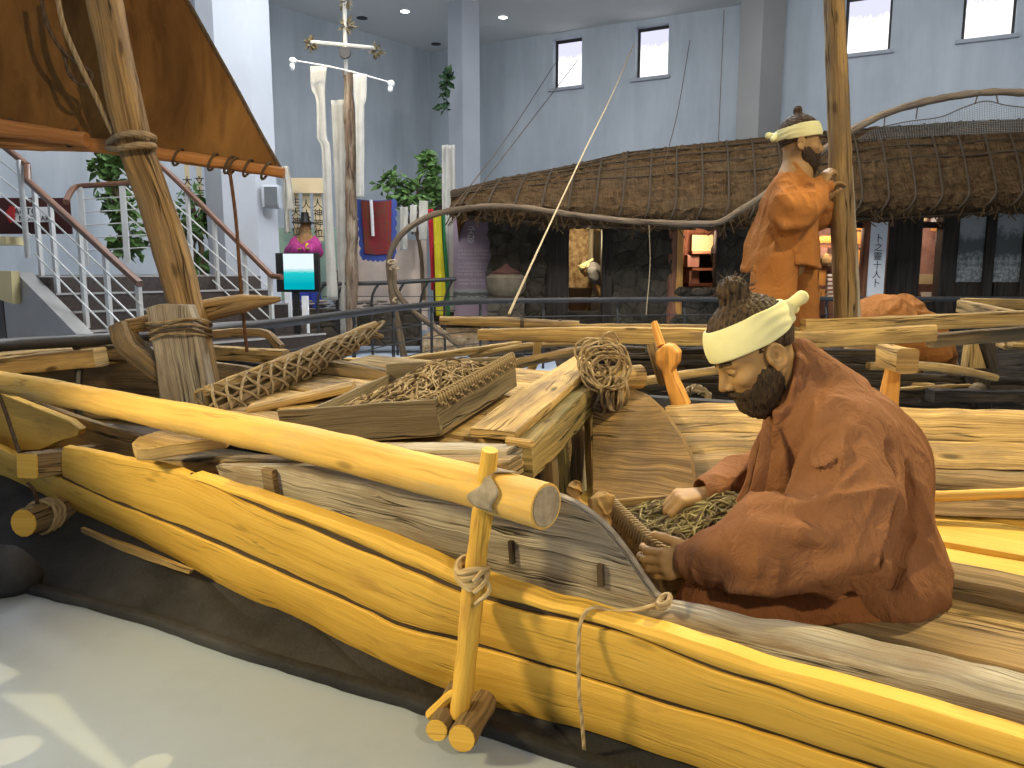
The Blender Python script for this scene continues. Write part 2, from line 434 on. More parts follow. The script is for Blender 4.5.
# speaker box on the thick column
c0 = P(272, 197, 9.3); r = MB(); r.box(c0, .2, .14, .27, r=.03); t = thing('wall_speaker', 'grey loudspeaker box mounted on the thick white column', 'speaker', c0)
r.build('cabinet', M['column'], t); r = MB(); r.box(c0 + V((.01, -.075, 0)), .15, .012, .22); r.build('grille', plain('grille_grey', (.12, .13, .14), .7), t)
# dark rail across the hall
rail = thing('barrier_rail', 'long dark metal barrier rail curving behind the fishing boat', 'railing', PZ(300, 322, 0) * 1.0, None)
rail.location = (-1.2, 8, 0)
rp = [PZ(-60, 352, .85), PZ(0, 345, .85), PZ(120, 338, .85), PZ(270, 324, .85), PZ(340, 315, .85), PZ(400, 307.5, .85), PZ(480, 301.5, .85), PZ(640, 299.5, .85), PZ(820, 299, .85), PZ(1060, 299, .85)]
r = MB(); r.tube(rp, .033, 60, 10); r.build('top_rail', M['dark_metal'], rail)
dens = resample(rp, 60)
for h_ in (.2, .35, .5, .65):
    r = MB(); r.tube([p - Z * (.85 - h_) for p in dens[8:]], .006, 40, 5); r.build('wire', M['dark_metal'], rail)
for i in (3, 9, 15, 19, 23, 27, 31, 35, 39, 43, 47, 51, 55, 59):
    p = dens[i]; r = MB(); r.tube([V((p.x, p.y, 0)), V((p.x, p.y, .6)), V((p.x, p.y + .06, .75)), p], .018, 8, 6); r.build('rail_post', M['dark_metal'], rail)
rail2 = thing('barrier_rail', 'short dark metal railing in front of the shrine stones', 'railing', P(380, 345, 11) * 1.0)
rail2.location.z = 0
q2 = [P(322, 284, 11.0), P(380, 283, 11.0), P(456, 279, 10.9)]
r = MB(); r.tube(q2, .03, 20, 8); r.build('top_rail', M['dark_metal'], rail2)
for x in (326, 347, 379, 406, 430, 454):
    p = resample(q2, 40)[min(40, max(0, int((x - 322) / 134 * 40)))]
    r = MB(); r.tube([V((p.x - .12, p.y, 0)), V((p.x - .12, p.y, .75)), V((p.x - .08, p.y, .92)), p], .02, 10, 6); r.build('rail_post', M['dark_metal'], rail2)
for h_ in (.25, .45, .65, .85):
    r = MB(); r.tube([V((p.x, p.y, h_)) for p in q2], .006, 8, 5); r.build('wire', M['dark_metal'], rail2)

# ================================================================== STAIRS AT THE LEFT
sd_ = V((1.64, -1.2, 0)).normalized(); sw_ = V((-sd_.y, sd_.x, 0))
S0 = P(30, 262, 7.2); S0.z = 1.17
st = thing('staircase', 'dark brown granite stairs with plaster side at the left edge', 'stairs', (S0.x, S0.y, 0), None, 'structure')
for i in range(8):
    z = S0.z - .155 * i
    if z < .08: break
    r = MB(); c = S0 + sd_ * (.31 * i - .2) + sw_ * 1.15
    r.box(V((c.x, c.y, z / 2 - .02)), .72 if i else 1.0, 2.3, z - .0, (sd_, sw_, Z)); r.build('tread', M['granite'], st, smooth=False)
    r = MB(); c = S0 + sd_ * (.31 * i + .16) + sw_ * 1.15; r.box(V((c.x, c.y, z - .015)), .02, 2.3, .018, (sd_, sw_, Z)); r.build('nosing', M['stringer'], st, smooth=False)
r = MB(); c = S0 - sd_ * 1.6 + sw_ * 1.3; r.box(V((c.x, c.y, .56)), 2.6, 2.9, 1.2, (sd_, sw_, Z)); r.build('landing', M['granite'], st, smooth=False)
r = MB(); e = S0 - sw_ * .14
pt = [e - sd_ * 3, e + sd_ * .02, e + sd_ * 2.5 - Z * 1.2, ]; pt = [V((pt[0].x, pt[0].y, 1.2)), V((pt[1].x, pt[1].y, 1.2)), V((pt[2].x, pt[2].y, .02)), V((pt[0].x, pt[0].y, .0))]
r.plate(pt, sw_ * .14, sd_); r.build('stringer', M['stringer'], st, smooth=False)
lr = thing('stair_railing', 'near stair railing with brown handrail and steel posts at left', 'railing', (S0.x, S0.y, 1.17))
hp = [P(-70, 88, 7.9), P(0, 143, 7.4), P(27, 165, 7.25), P(28, 181, 7.2), P(140, 284, 6.0)]
r = MB(); r.sweep(hp[:3], rrect(.06, .055, .02), 8); r.sweep(hp[2:4], rrect(.06, .055, .02), 2); r.sweep(hp[3:], rrect(.06, .055, .02), 8); r.build('handrail', M['handrail'], lr)
for (x, y, y2) in ((19, 160, 258), (34, 187, 284), (50, 202, 300), (79, 229, 328), (105, 253, 350), (138, 283, 350)):
    f = (x - 28) / 112.0; Y = 7.25 - max(f, 0) * 1.2
    a, b = P(x, y, Y), P(x + 2.5, y2, Y); b = V((a.x, a.y, b.z)); r = MB(); r.box((a + b) / 2, .055, .03, (a - b).length, (sd_, sw_, Z)); r.build('rail_post', M['steel'], lr, smooth=False)
for k in range(1, 5):
    d = Z * (.165 * k); r = MB(); r.tube([hp[3] - d - sd_ * .0, hp[4] - d], .008, 2, 6); r.tube([hp[0] - d, hp[2] - d], .008, 2, 6); r.build('rail_bar', M['steel'], lr)
fr_ = thing('stair_railing', 'far stair railing sloping down in front of the thick column', 'railing', P(220, 300, 8.2) * 1.0)
hq = [P(118, 140, 9.0), P(160, 165, 8.8), P(272, 276, 8.0), P(282, 277, 7.95)]
r = MB(); r.sweep(hq[:3], rrect(.06, .055, .02), 10); r.sweep(hq[2:], rrect(.06, .055, .02), 2); r.build('handrail', M['handrail'], fr_)
for (x, y) in ((187, 192), (214, 220), (244, 249), (270, 276)):
    f = (x - 160) / 112; a = P(x, y, 8.8 - .8 * f); b = V((a.x, a.y, a.z - .95)); r = MB(); r.box((a + b) / 2, .05, .03, .95, (sd_, sw_, Z)); r.build('rail_post', M['steel'], fr_, smooth=False)
for k in range(1, 6):
    d = Z * (.16 * k); r = MB(); r.tube([hq[0] - d, hq[2] - d], .008, 2, 6); r.build('rail_bar', M['steel'], fr_)
lg = thing('landing_railing', 'steel railing with curved brown handrail around the stair landing', 'railing', P(100, 260, 8.6) * 1.0)
hl = [P(66, 202, 8.1), P(70, 193, 8.4), P(77, 186.5, 8.6), P(100, 185, 8.6), P(128, 183, 8.6), P(160, 182, 8.6)]
r = MB(); r.sweep(hl, rrect(.06, .055, .02), 16); r.build('handrail', M['handrail'], lg)
for (x, y) in ((80, 187), (122, 184), (156, 183)):
    a = P(x, y, 8.6); r = MB(); r.box(a - Z * .43, .06, .03, .86); r.build('rail_post', M['steel'], lg, smooth=False)
for k in range(1, 6):
    d = Z * (.14 * k); r = MB(); r.tube([hl[2] - d, hl[5] - d], .007, 4, 5); r.build('rail_bar', M['steel'], lg)
# ================================================================== MAIN FISHING BOAT
M['plank'] = wood('yellow_plank', (.59, .335, .046), (.74, .46, .085), (.50, .28, .06), .12, 60, .5, .35, .62, .22)  # the yellow of the warm lamps is put into this wood colour
M['plank_in'] = wood('ochre_plank', (.22, .13, .04), (.56, .38, .15), (.20, .135, .07), .5, 55, .8, .8, .75, .6)
M['darkgap'] = wood('dark_gap_wood', (.03, .022, .014), (.10, .07, .045), None)  # also stands in for the shade in open seams and slots
M['olive'] = wood('olive_weathered_wood', (.09, .065, .025), (.34, .25, .10), (.14, .12, .05), .5, 50, 1.0, .6, .85, .8)
M['tan'] = wood('tan_deck_wood', (.12, .075, .034), (.38, .255, .12), (.2, .15, .09), .5, 55, .8, .5, .8, .6)
M['grey'] = wood('grey_weathered_wood', (.15, .125, .095), (.50, .44, .34), (.26, .19, .12), .45, 80, .9, .5, .85, .8)
M['brown'] = wood('brown_weathered_wood', (.10, .065, .03), (.34, .23, .11), (.16, .13, .09), .5, 60, .9, .7, .82, .8)
M['mastw'] = wood('mast_wood', (.12, .07, .028), (.42, .27, .11), (.22, .15, .08), .4, 45, .9, .6, .7, .6)
M['log'] = wood('log_wood', (.52, .30, .065), (.74, .46, .11), (.52, .36, .14), .35, 22, .35, .5, .65, .3)
M['orange'] = wood('orange_wood', (.45, .19, .04), (.72, .36, .09), (.5, .3, .1), .3, 40, .5, .4, .65, .3)
M['boomw'] = wood('boom_wood', (.26, .10, .03), (.48, .22, .07), (.3, .15, .06), .4, 40, .6, .5, .65, .4)
M['endgrain'] = plain('sawn_end', (.30, .25, .19), .85, .25, 40, .5)
def black_mat():
    t = NT('black_tar_hull'); co = t.coords('Object'); a = t.noise(co, 3, 5, .6); b = t.noise(co, 45, 4, .7)
    col = t.mix(t.rng(a, .35, .7), (.011, .011, .013), (.042, .042, .047)); col = t.mix(t.rng(b, .72, .78), col, (.22, .22, .20))
    return t.done(col, .75, t.math('ADD', a, t.math('MULTIPLY', b, .5)), .7, .015, .3)
M['tar'] = black_mat()
M['rope'] = ropemat('hemp_rope', (.42, .33, .20), (.22, .15, .08))
M['rope_dark'] = ropemat('dark_rope', (.13, .09, .055), (.06, .04, .025))
M['rope_light'] = ropemat('pale_rope', (.60, .47, .27), (.38, .26, .12))
boat = thing('fishing_boat', 'large yellow planked wooden fishing boat with black tarred bottom, nearest the visitor', 'boat', V((-.4, 2.6, 0)))
def bp(name, mb, m, **k):
    kw = dict(bev=0.0); kw.update(k); lbl = kw.pop('label', None); par = kw.pop('parent', boat)
    o = mb.build(name, m, par, **kw)
    if lbl: o['label'] = lbl
    return o
def px(lst, t): return [bt(x, y, t) for x, y in lst]
IN = BV
crack1 = [(190, 478), (250, 504), (330, 535), (400, 565), (465, 592), (540, 612), (620, 633), (700, 665), (780, 691), (860, 717), (960, 749), (1080, 786)]
g_top = [(187, 476), (260, 497), (330, 520), (400, 546), (465, 574), (540, 598), (600, 615), (660, 633), (760, 664), (860, 692), (960, 722), (1080, 758)]
g_bot = [(x, y - 2) for x, y in crack1]
m_top = [(62, 447), (100, 455), (160, 467), (188, 477)] + [(x, y + (5 if 280 < x < 620 else 2.5)) for x, y in crack1[1:]]
crack2 = [(62, 479), (110, 501), (200, 535), (280, 571), (345, 599), (400, 625), (450, 638), (530, 662), (590, 680), (640, 695), (760, 731), (870, 766), (1080, 834)]
low_top = [(-90, 418), (-20, 441), (20, 459)] + [(x, y + (4.5 if 180 < x < 460 or x > 600 else 2)) for x, y in crack2]
low_bot = [(-90, 448), (-20, 469), (20, 484), (75, 511), (100, 522), (165, 555), (185, 565), (230, 592), (300, 620), (340, 646), (400, 677), (440, 693), (480, 705), (560, 725), (640, 750), (760, 792), (900, 846), (1080, 905)]
r = MB(); r.strip(px(g_top, -.012), px(g_bot, -.006), IN * .05, 80, 3, .003, .006, 1.0, .006); bp('gunwale_strip', r, M['plank'], bev=.004)
r = MB(); r.strip(px(m_top, .0), px([(x, y - 1.5) for x, y in crack2], .045), IN * .04, 90, 6, .004, .006, 2.2, .004); bp('side_plank', r, M['plank'], bev=.003)
r = MB(); r.strip(px(low_top, .05), px(low_bot, .10), IN * .04, 100, 6, .004, .007, 5.1, .004); bp('side_plank', r, M['plank'], bev=.003)
r = MB(); r.strip(px([(x, y - 5) for x, y in crack1], .012), px([(x, y + 10) for x, y in crack1], .014), IN * .01, 60, 1, .001, .001, 2); bp('seam_shade', r, M['darkgap'], label='dark strip standing for the shade in the gap between the yellow planks')  # dark backing strips stand for the shade inside the open plank gaps
r = MB(); r.strip(px([(x, y - 4) for x, y in crack2], .062), px([(x, y + 10) for x, y in crack2], .064), IN * .01, 60, 1, .001, .001, 2); bp('seam_shade', r, M['darkgap'])
# peeled splinter under the lower plank
r = MB(); r.strip(px([(80, 528), (110, 540), (150, 555), (190, 571)], .03), px([(81, 536), (110, 548), (150, 562), (188, 575)], .03), IN * .02, 20, 1, .002, .004, 3); bp('splinter', r, M['plank_in'], bev=.002)
# black tarred bottom
def floorpt(x, y): return PZ(x, y, .0)
f_line = [floorpt(x, y) for x, y in [(-90, 555), (0, 582), (60, 598), (150, 622), (220, 646), (300, 672), (430, 711), (560, 756), (700, 803), (900, 868), (1080, 925)]]
t_line = px([(x, y - 4) for x, y in low_bot], .115)
r = MB(); r.strip(t_line, f_line, IN * .06, 100, 10, .006, .006, 7, .006); bp('hull_bottom', r, M['tar'], label='black tarred lower hull')
kr = [p + Z * .02 - BV * .012 for p in f_line]
r = MB(); r.sweep(kr, rrect(.04, .035, .008), 80, wob=.006, wf=8, seed=2); bp('bottom_rail', r, M['tar'], label='black rubbing strip along the floor')
r = MB(); r.ball(PZ(2, 572, .09), .10, .08, .085, wob=.7, wf=9, n=14); r.ball(PZ(-40, 560, .09), .12, .09, .09, wob=.7, wf=9, n=14); bp('keel_block', r, M['tar'], label='black rough keel end')
# far side hull (seen from a step aside) and bilge floor
r = MB(); r.strip([BB(-3.6, 1.25, .1), BB(-2, 1.5, .02), BB(-.5, 1.7, 0), BB(1.4, 1.75, .05)], [BB(-3.3, 1.0, -.5), BB(-2, 1.15, -.55), BB(-.5, 1.3, -.58), BB(1.4, 1.3, -.58)], IN * .05, 40, 4); bp('hull_bottom', r, M['tar'], label='black tarred hull on the far side')
r = MB(); r.strip([BB(-3.3, .2, -.34), BB(-1, .16, -.40), BB(1.5, .16, -.40)], [BB(-3.3, 1.1, -.36), BB(-1, 1.45, -.42), BB(1.5, 1.45, -.42)], BW * -.03, 30, 6, .004); bp('bilge_boards', r, M['brown'], label='dark brown boards in the bilge'); r = MB(); r.strip([BB(-4.2, .2, -.30), BB(-2.6, .2, -.36)], [BB(-4.2, 1.75, -.36), BB(-2.6, 1.75, -.42)], BW * -.03, 20, 6, .004); bp('bilge_boards', r, M['darkgap'], label='dark boards in the bow bilge'); r = MB(); r.strip([BB(-2.7, .9, -.37), BB(-.6, 1.2, -.42)], [BB(-2.7, 1.8, -.42), BB(-.6, 1.8, -.46)], BW * -.03, 20, 6, .004); bp('bilge_boards', r, M['darkgap'])
# bow boards left of the cross beam
r = MB(); r.plate(px([(-60, 370), (0, 394), (20, 402), (68, 421), (79, 430), (77, 436), (60, 441), (40, 450), (0, 452), (-60, 437)], .16), IN * .035, BU); bp('bow_board', r, M['plank'], bev=.004, label='yellow bow side board with worn rounded end')
r = MB(); r.strip(px([(-90, 352), (0, 388), (60, 412), (150, 440)], .30), px([(-90, 420), (0, 455), (60, 470), (150, 500)], .26), IN * .03, 30, 3); bp('inner_plank', r, M['brown'], label='dark inner hull plank at the bow')
# inner bulwark board with the curved end
r = MB(); r.plate(px([(215, 466), (330, 466), (480, 472), (540, 492), (560, 499), (578, 508), (600, 525), (614, 541), (628, 560), (642, 582), (652, 596), (662, 605), (663, 634), (600, 614), (470, 576), (330, 523), (225, 488)], .075), IN * .032, BU); bp('bulwark_board', r, M['grey'], bev=.004, label='grey weathered inner board with a curved end')
for (x, y, w_, h_) in ((512, 552, .012, .06), (601, 575, .014, .055)):
    c = bt(x, y, .07); r = MB(); r.box(c, w_, .014, h_, (BU, BV, BW)); bp('dark_slot', r, M['darkgap'], label='dark slot in the grey board, its shade put into the colour', smooth=False)  # near-black inlay takes the place of the shade in an open slot
c = bt(272, 482, .07); r = MB(); r.box(c, .05, .03, .09, (BU, BV, BW), r=.006); bp('wooden_cleat', r, M['brown'])
# low gunwale log beside the seated man
a_ = [(655, 617), (700, 627), (760, 643), (860, 667), (950, 690), (1024, 709), (1090, 727)]
r = MB(); r.sweep(px(a_, .10), rrect(.085, .105, .028, 3), 60, up=BW, sc=[.75, 1, 1.0, 1.0], wob=.006, wf=7, seed=4); bp('low_gunwale', r, M['grey'], label='grey weathered rail log beside the seated man')
a2 = [(664, 640), (760, 668), (860, 696), (960, 724), (1090, 760)]
r = MB(); r.sweep(px(a2, .09), rrect(.05, .07, .015), 40, up=BW, wob=.004, seed=6); bp('low_gunwale', r, M['brown'], label='dark lower rail log under the grey one')
# long beams and stacked deck edge
def lbeam(name, a, b, w_, h_, m, seed=0, lab=None, sc=1.0, n=30, rr=.01, wob=.005, parent=boat):
    r = MB(); r.sweep([a, b] if not isinstance(a, list) else a, rrect(w_, h_, rr), n, up=BW, wob=wob, wf=8, seed=seed, sc=sc); return bp(name, r, m, label=lab, parent=parent)
lbeam('deck_stringer', bt(155, 464, .16), bt(516, 468, .16), .06, .055, M['brown'], 1, 'brown weathered long deck stringer')
lbeam('deck_stringer', bt(290, 480, .13), bt(514, 482, .13), .05, .05, M['brown'], 2)
lbeam('deck_stringer', bt(330, 451, .24), bt(515, 454, .24), .07, .045, M['grey'], 3)
# raised deck planks
hd = .155
dk = [(.30, .50), (.51, .74), (.75, .98), (.99, 1.2), (1.21, 1.42)]
for i, (t0, t1) in enumerate(dk):
    s1 = -.78 - .16 * (t0 - .3); lbeam('deck_plank', BB(-2.25 + .1 * (i % 2), (t0 + t1) / 2, hd - .02 + .008 * (i % 3)), BB(s1, (t0 + t1) / 2, hd - .02 + .006 * (i % 2)), (t1 - t0) * .97, .036, M['plank_in'], i * 3.1, None, 1.0, 40, .007, .004)
q = [bh(516, 441, hd + .02), bh(552, 410, hd + .02), bh(598, 367, hd + .02), bh(575, 362, hd + .02), bh(513, 402, hd + .02), bh(470, 437, hd + .02)]
r = MB(); r.plate(q[::-1], BW * .03, q[2] - q[0]); bp('end_plank', r, M['plank_in'], bev=.004, label='worn deck plank lying across the deck end')
A, B = bh(521, 462, hd - .07), bh(600, 388, hd - .07)
q = [bh(523, 446, hd), bh(599, 372, hd)]
A = q[0] - BW * .05; B = q[1] - BW * .05
lbeam('cross_beam', A + (A - B).normalized() * .02, B, .07, .125, M['olive'], 9, 'thick weathered cross beam at the deck end', 1.0, 30, .012, .008)
# posts and planks below the deck end
dirx = (B - A).normalized()
for (f, w_, z0, m, tw) in ((.02, .10, .40, 'olive', -.02), (.40, .07, .55, 'brown', .0), (.55, .06, .55, 'olive', .02), (.78, .06, .55, 'grey', .0), (.95, .07, .50, 'brown', .0)):
    p = A.lerp(B, f) - BU * .05 - BW * .05; r = MB(); r.sweep([p, p - BW * z0 + dirx * tw], rrect(.04, w_, .008), 10, up=dirx, wob=.006, seed=f * 9); bp('deck_post', r, M[m])
r = MB(); p = A - BU * .16 - BW * .30; r.strip([p + BW * .25, p + BW * .25 + dirx * 1.5], [p - BW * .3, p - BW * .3 + dirx * 1.5], -BU * .03, 20, 4); bp('bulkhead', r, M['brown'], label='dark bulkhead boards under the deck')
# pegs at the beam corner
for (x, y) in ((523, 443), (512, 462)):
    c = bt(x, y, .26); r = MB(); r.tube([c - BU * .05, c + BU * .03], .012, 3, 8, wob=.002); bp('peg', r, M['plank_in'])
# far side bulwark and planks
ft = lambda x: 1.42 + .2 * max(0, min(1, (x - 600) / 420))
def fpx(lst, o=0.0): return [bt(x, y, ft(x) + o) for x, y in lst]
def spx(lst, o=0.0):
    out = []
    for x, y in lst:
        f = (y - 385) / 117; k = max(-.1, min(1.1, (x - 600) / 420)); out.append(bt(x, y, (1 - f) * (1.38 + .2 * k) + f * (.88 + .37 * k) + o))
    return out
r = MB(); r.plate(spx([(592, 382), (620, 386), (645, 396), (661, 410), (672, 425), (683, 442), (690, 456), (693, 478), (693, 503), (640, 512), (592, 512)], -.05), BV * .03, BU); bp('bulwark_board', r, wood('ribbed_plank', (.10, .058, .022), (.33, .20, .075), (.10, .065, .03), .5, 60, 1.0, .3, .8, .9), bev=.004, label='ribbed brown inner board with a curved end on the far side')
for k, (tp, bo, m, off) in enumerate((
    ([(664, 407), (750, 405), (900, 410), (1080, 414)], [(672, 433), (750, 433), (900, 440), (1080, 444)], 'plank_in', .03),
    ([(680, 434), (750, 434), (900, 441), (1080, 446)], [(690, 455), (750, 453), (900, 467), (1080, 472)], 'plank_in', .025),
    ([(600, 455), (690, 455), (750, 454), (900, 469), (1080, 474)], [(600, 482), (700, 480), (750, 480), (900, 489), (1080, 496)], 'tan', .02),
    ([(600, 483), (700, 481), (750, 481), (900, 490), (1080, 497)], [(600, 506), (690, 508), (750, 509), (900, 514), (1080, 522)], 'tan', .02))):
    r = MB(); r.strip(spx(tp, off), spx(bo, off), IN * .04, 60, 3, .004, .007, 11 + k * 3, .003); bp('far_plank', r, M[m], bev=.003)
r = MB(); r.tube(spx([(880, 498), (960, 495.5), (1080, 490)], -.03), .016, 20, 10, wob=.003); bp('side_pole', r, M['log'], label='thin round pole along the far planks')
# waist floor boards where the seated man works
fh = -.155
for i, (t0, t1, dz, m) in enumerate(((.12, .42, 0, 'tan'), (.43, .60, .004, 'tan'), (.61, .80, .0, 'plank_in'), (.81, .98, .004, 'plank'), (.99, 1.2, .014, 'plank'), (1.21, 1.48, .02, 'plank'))):
    lbeam('floor_board', BB(-.75, (t0 + t1) / 2, fh - .02 + dz), BB(1.6, (t0 + t1) / 2, fh - .02 + dz), (t1 - t0) * .97, .04, M[m], 20 + i, None, 1.0, 30, .006, .003)
lbeam('floor_log', BB(.25, .735, fh + .025), BB(1.6, .735, fh + .025), .12, .085, M['brown'], 31, 'round topped brown log across the floor boards', 1.0, 30, .04, .006)
r = MB(); c0 = BB(.42, .28, fh + .012); r.beam(c0, BB(1.6, .22, fh + .012), .10, .03, BW, .006); bp('floor_board', r, M['plank'], label='loose pale board on the waist floor')
# cross beam with the end sticking out, left
A, B = bt(36, 467, -.09), bh(176, 441, .05)
A = bt(28, 466, -.06); dcr = BV.copy(); B = bt(180, 442, .78)
r = MB(); r.sweep([A, B], rrect(.10, .10, .01), 24, up=BW, wob=.005, seed=41); cbm = bp('cross_beam', r, M['tan'], label='square cross beam whose end sticks out through the side'); d_ = (A - B).normalized(); r = MB(); r.sweep([A - d_ * .002, A + d_ * .006], rrect(.098, .098, .01), 1, up=BW); bp('lit_end', r, M['plank'], parent=cbm, label='yellow end of the beam, lamp light put into its colour')  # yellow cap holds the warm lamp light, tan body the unlit side
# tied log end under it
A = bt(24, 523, -.12); B = bt(95, 500, .25); r = MB(); r.sweep([A, A.lerp(B, .5), B], circ(14), 16, sc=[.058, .062, .062], wob=.006, seed=43, up=BW); lo = bp('outrigger_log', r, M['brown'], label='round log end roped under the cross beam'); d_ = (A - B).normalized(); r = MB(); r.sweep([A - d_ * .002, A + d_ * .005], circ(14), 1, sc=.056, up=BW); bp('lit_end', r, M['plank'], parent=lo, label='yellow end of the log, lamp light put into its colour')  # lamplit log end done as a yellow cap on brown wood
for k in range(3):
    c = A.lerp(B, .22 + .06 * k); ax = (B - A).normalized(); x = ax.cross(BW).normalized(); y = x.cross(ax)
    r = MB(); r.tube([c + (x * math.cos(a) + y * math.sin(a)) * .068 + ax * .01 * math.sin(a * 2) for a in [i * math.pi / 8 for i in range(16)]], .008, 0, 6, closed=True); bp('rope_binding', r, M['rope'], parent=lo)
r = MB(); r.tube([bt(40, 515, -.02), bt(34, 490, -.06), bt(27, 483, -.08)], .008, 10, 6); bp('rope_binding', r, M['rope_dark'], parent=lo)
r = MB(); r.tube([bt(-6, 386, .05), bt(2, 402, .0), bt(19, 452, -.07)], .008, 14, 6); bp('tie_rope', r, M['rope_dark'], label='dark rope from the long log down to the cross beam')
# flat plank end beside the log, left centre
r = MB(); r.plate([bh(x, y, .13) for x, y in ((134, 455), (140, 449), (165, 441), (200, 434), (238, 437), (228, 448), (150, 461), (137, 461))][::-1], BW * .045, BU); bp('loose_plank', r, M['plank_in'], bev=.006, label='flat plank with a worn rounded end')
# vertical peg post with two pegs
po = thing('peg_post', 'slim vertical post lashed outside the hull, holding the end of the long log', 'post', bt(458, 715, -.06))
pp = [bt(490, 450, -.035), bt(484, 500, -.04), bt(476, 560, -.045), bt(471, 610, -.05), bt(466, 660, -.055), bt(459, 715, -.07)]
r = MB(); r.sweep(pp, circ(12), 40, sc=[.020, .024, .026, .026, .028, .024], up=BV, wob=.004, wf=10); r.build('post', M['plank'], po)
r = MB(); r.tube([bt(466, 690, -.06), bt(450, 696, -.075), bt(430, 715, -.085)], [.018, .014, .012] and .015, 10, 8, wob=.003); r.build('side_branch', M['plank'], po)
for (x0, y0, x1, y1, r_) in ((437, 730, 458, 690, .030), (462, 738, 484, 702, .036)):
    A = bt(x0, y0, -.14); B = bt(x1, y1, .03); r = MB(); r.sweep([A, B], circ(14), 10, sc=[r_ * .95, r_], up=BW, wob=.004, seed=x0); pgo = r.build('peg', M['brown'], po); d_ = (A - B).normalized(); r = MB(); r.sweep([A - d_ * .002, A + d_ * .004], circ(14), 1, sc=r_ * .93, up=BW); r.build('lit_end', M['plank'], pgo)  # peg ends capped in yellow for the warm light falling on them
c0 = bt(472, 572, -.047)
for k in range(4):
    r = MB(); r.tube([c0 + BW * (.012 * k - .02) + (BU * math.cos(a) * (.034 + .004 * (k % 2)) + BV * math.sin(a) * .034) + BW * .008 * math.sin(a * 2 + k) for a in [i * math.pi / 8 for i in range(16)]], .0085, 0, 6, closed=True); r.build('rope_lashing', M['rope_light'], po)
r = MB()
for k in range(3): r.tube([c0 + BU * .03, c0 + BU * (.045 + .01 * k) - BV * .02 + BW * (.02 - .02 * k), c0 + BU * (.03) - BV * .035 - BW * .03 * k], .006, 8, 6)
r.build('rope_lashing', M['rope_light'], po)
# long thick log
lg_ = thing('long_log', 'long thick round yellow log lying along the near side of the boat', 'log', P(300, 430, 2.2))
Lp = [P(-150, 356, 4.2), P(0, 382, 3.3), P(250, 432, 2.28), P(430, 475, 1.84), P(546, 506, 1.60)]
r = MB(); r.sweep(Lp, circ(28), 80, sc=[.046, .047, .050, .052, .051], up=Z, wob=.005, wf=5, seed=3); r.build('trunk', M['log'], lg_)
e = Lp[-1]; d_ = (Lp[-1] - Lp[-2]).normalized(); r = MB(); r.sweep([e - d_ * .001, e + d_ * .003], circ(28), 1, sc=.046, up=Z); r.build('sawn_end', M['endgrain'], lg_)['label'] = 'grey sawn end of the log'
# pale patch where bark is worn through
d_ = (Lp[-1] - Lp[-2]).normalized(); x_ = d_.cross(Z).normalized(); y_ = x_.cross(d_)
def patch_fn(a, b):
    an = -.5 + 2.3 * a; k = .135 + .05 * (b - .5) * (1 + .6 * math.sin(a * 7)) + .012 * math.sin(a * 11); rr = .0560
    return Lp[-1] - d_ * k - x_ * (-math.cos(an + 2.6) * rr) * -1 + y_ * math.sin(an + 2.6) * rr if False else Lp[-1] - d_ * k + (x_ * math.cos(an) + y_ * math.sin(an)) * rr
r = MB(); r.grid(patch_fn, 24, 6, .2, .05); r.build('bare_patch', M['endgrain'], lg_, thick=.002)['label'] = 'bare grey patch near the log end'
# white string over the side
ws = thing('string', 'pale string hanging over the yellow side near the seated man', 'string', bt(582, 700, -.03))
sp = [bt(664, 602, .06), bt(640, 609, .04), bt(610, 611, .02), bt(596, 607, .0), bt(585, 613, -.02), bt(579, 632, -.025), bt(579, 690, -.015), bt(582, 720, .02), bt(586, 775, .06)]
r = MB(); r.tube(sp, .0048, 60, 6); r.build('cord', M['rope_light'], ws)
kn = MB(); c = sp[0]
for k in range(2): kn.tube([c + BW * (.005 - .008 * k) + BU * math.cos(a) * .010 + BV * math.sin(a) * .025 for a in [i * math.pi / 6 for i in range(12)]], .006, 0, 6, closed=True)
kn.build('knot', M['rope'], ws)

# ---------------- mast, sail and rigging
mast = thing('mast', 'leaning wooden mast with a grey board lashed to its foot', 'mast', P(192, 395, 3.4))
mp = [P(207, 410, 3.42), P(192, 330, 3.42), P(163, 225, 3.4), P(131, 130, 3.36), P(112, 40, 3.32), P(92, -60, 3.28), P(60, -260, 3.2)]
r = MB(); r.sweep(mp, rrect(2.0, 1.7, .62, 4), 70, sc=[.070, .070, .070, .068, .064, .060, .05], up=V((0, 1, 0)), wob=.006, wf=5, seed=8); r.build('pole', M['mastw'], mast)
bpts = [P(145, 308, 3.3), P(158, 304, 3.3), P(187, 305, 3.3), P(196, 330, 3.3), P(212, 408, 3.3), P(160, 408, 3.3), P(155, 360, 3.3)]
r = MB(); r.plate(bpts[::-1], V((.01, .07, 0)), bpts[0] - bpts[5]); r.build('mast_board', M['grey'], mast, bev=.006)['label'] = 'grey split board at the mast foot'
rd = random.Random(77)
for k in range(5):
    y0 = 319 + 3.6 * k
    pts = [P(146 + k, y0 + 6, 3.27), P(165, y0 + 2, 3.265), P(190, y0 - 2, 3.27), P(208, y0 + 4, 3.36), P(209, y0 + 4, 3.48), P(180, y0 + 2, 3.55), P(150, y0 + 4, 3.42)]
    r = MB(); pts = [p + V((0, 0, rd.uniform(-.012, .012))) for p in pts]; r.tube(pts, .0055, 40, 6, closed=False); r.build('rope_lashing', M['rope_dark'] if k % 2 else M['rope'], mast)
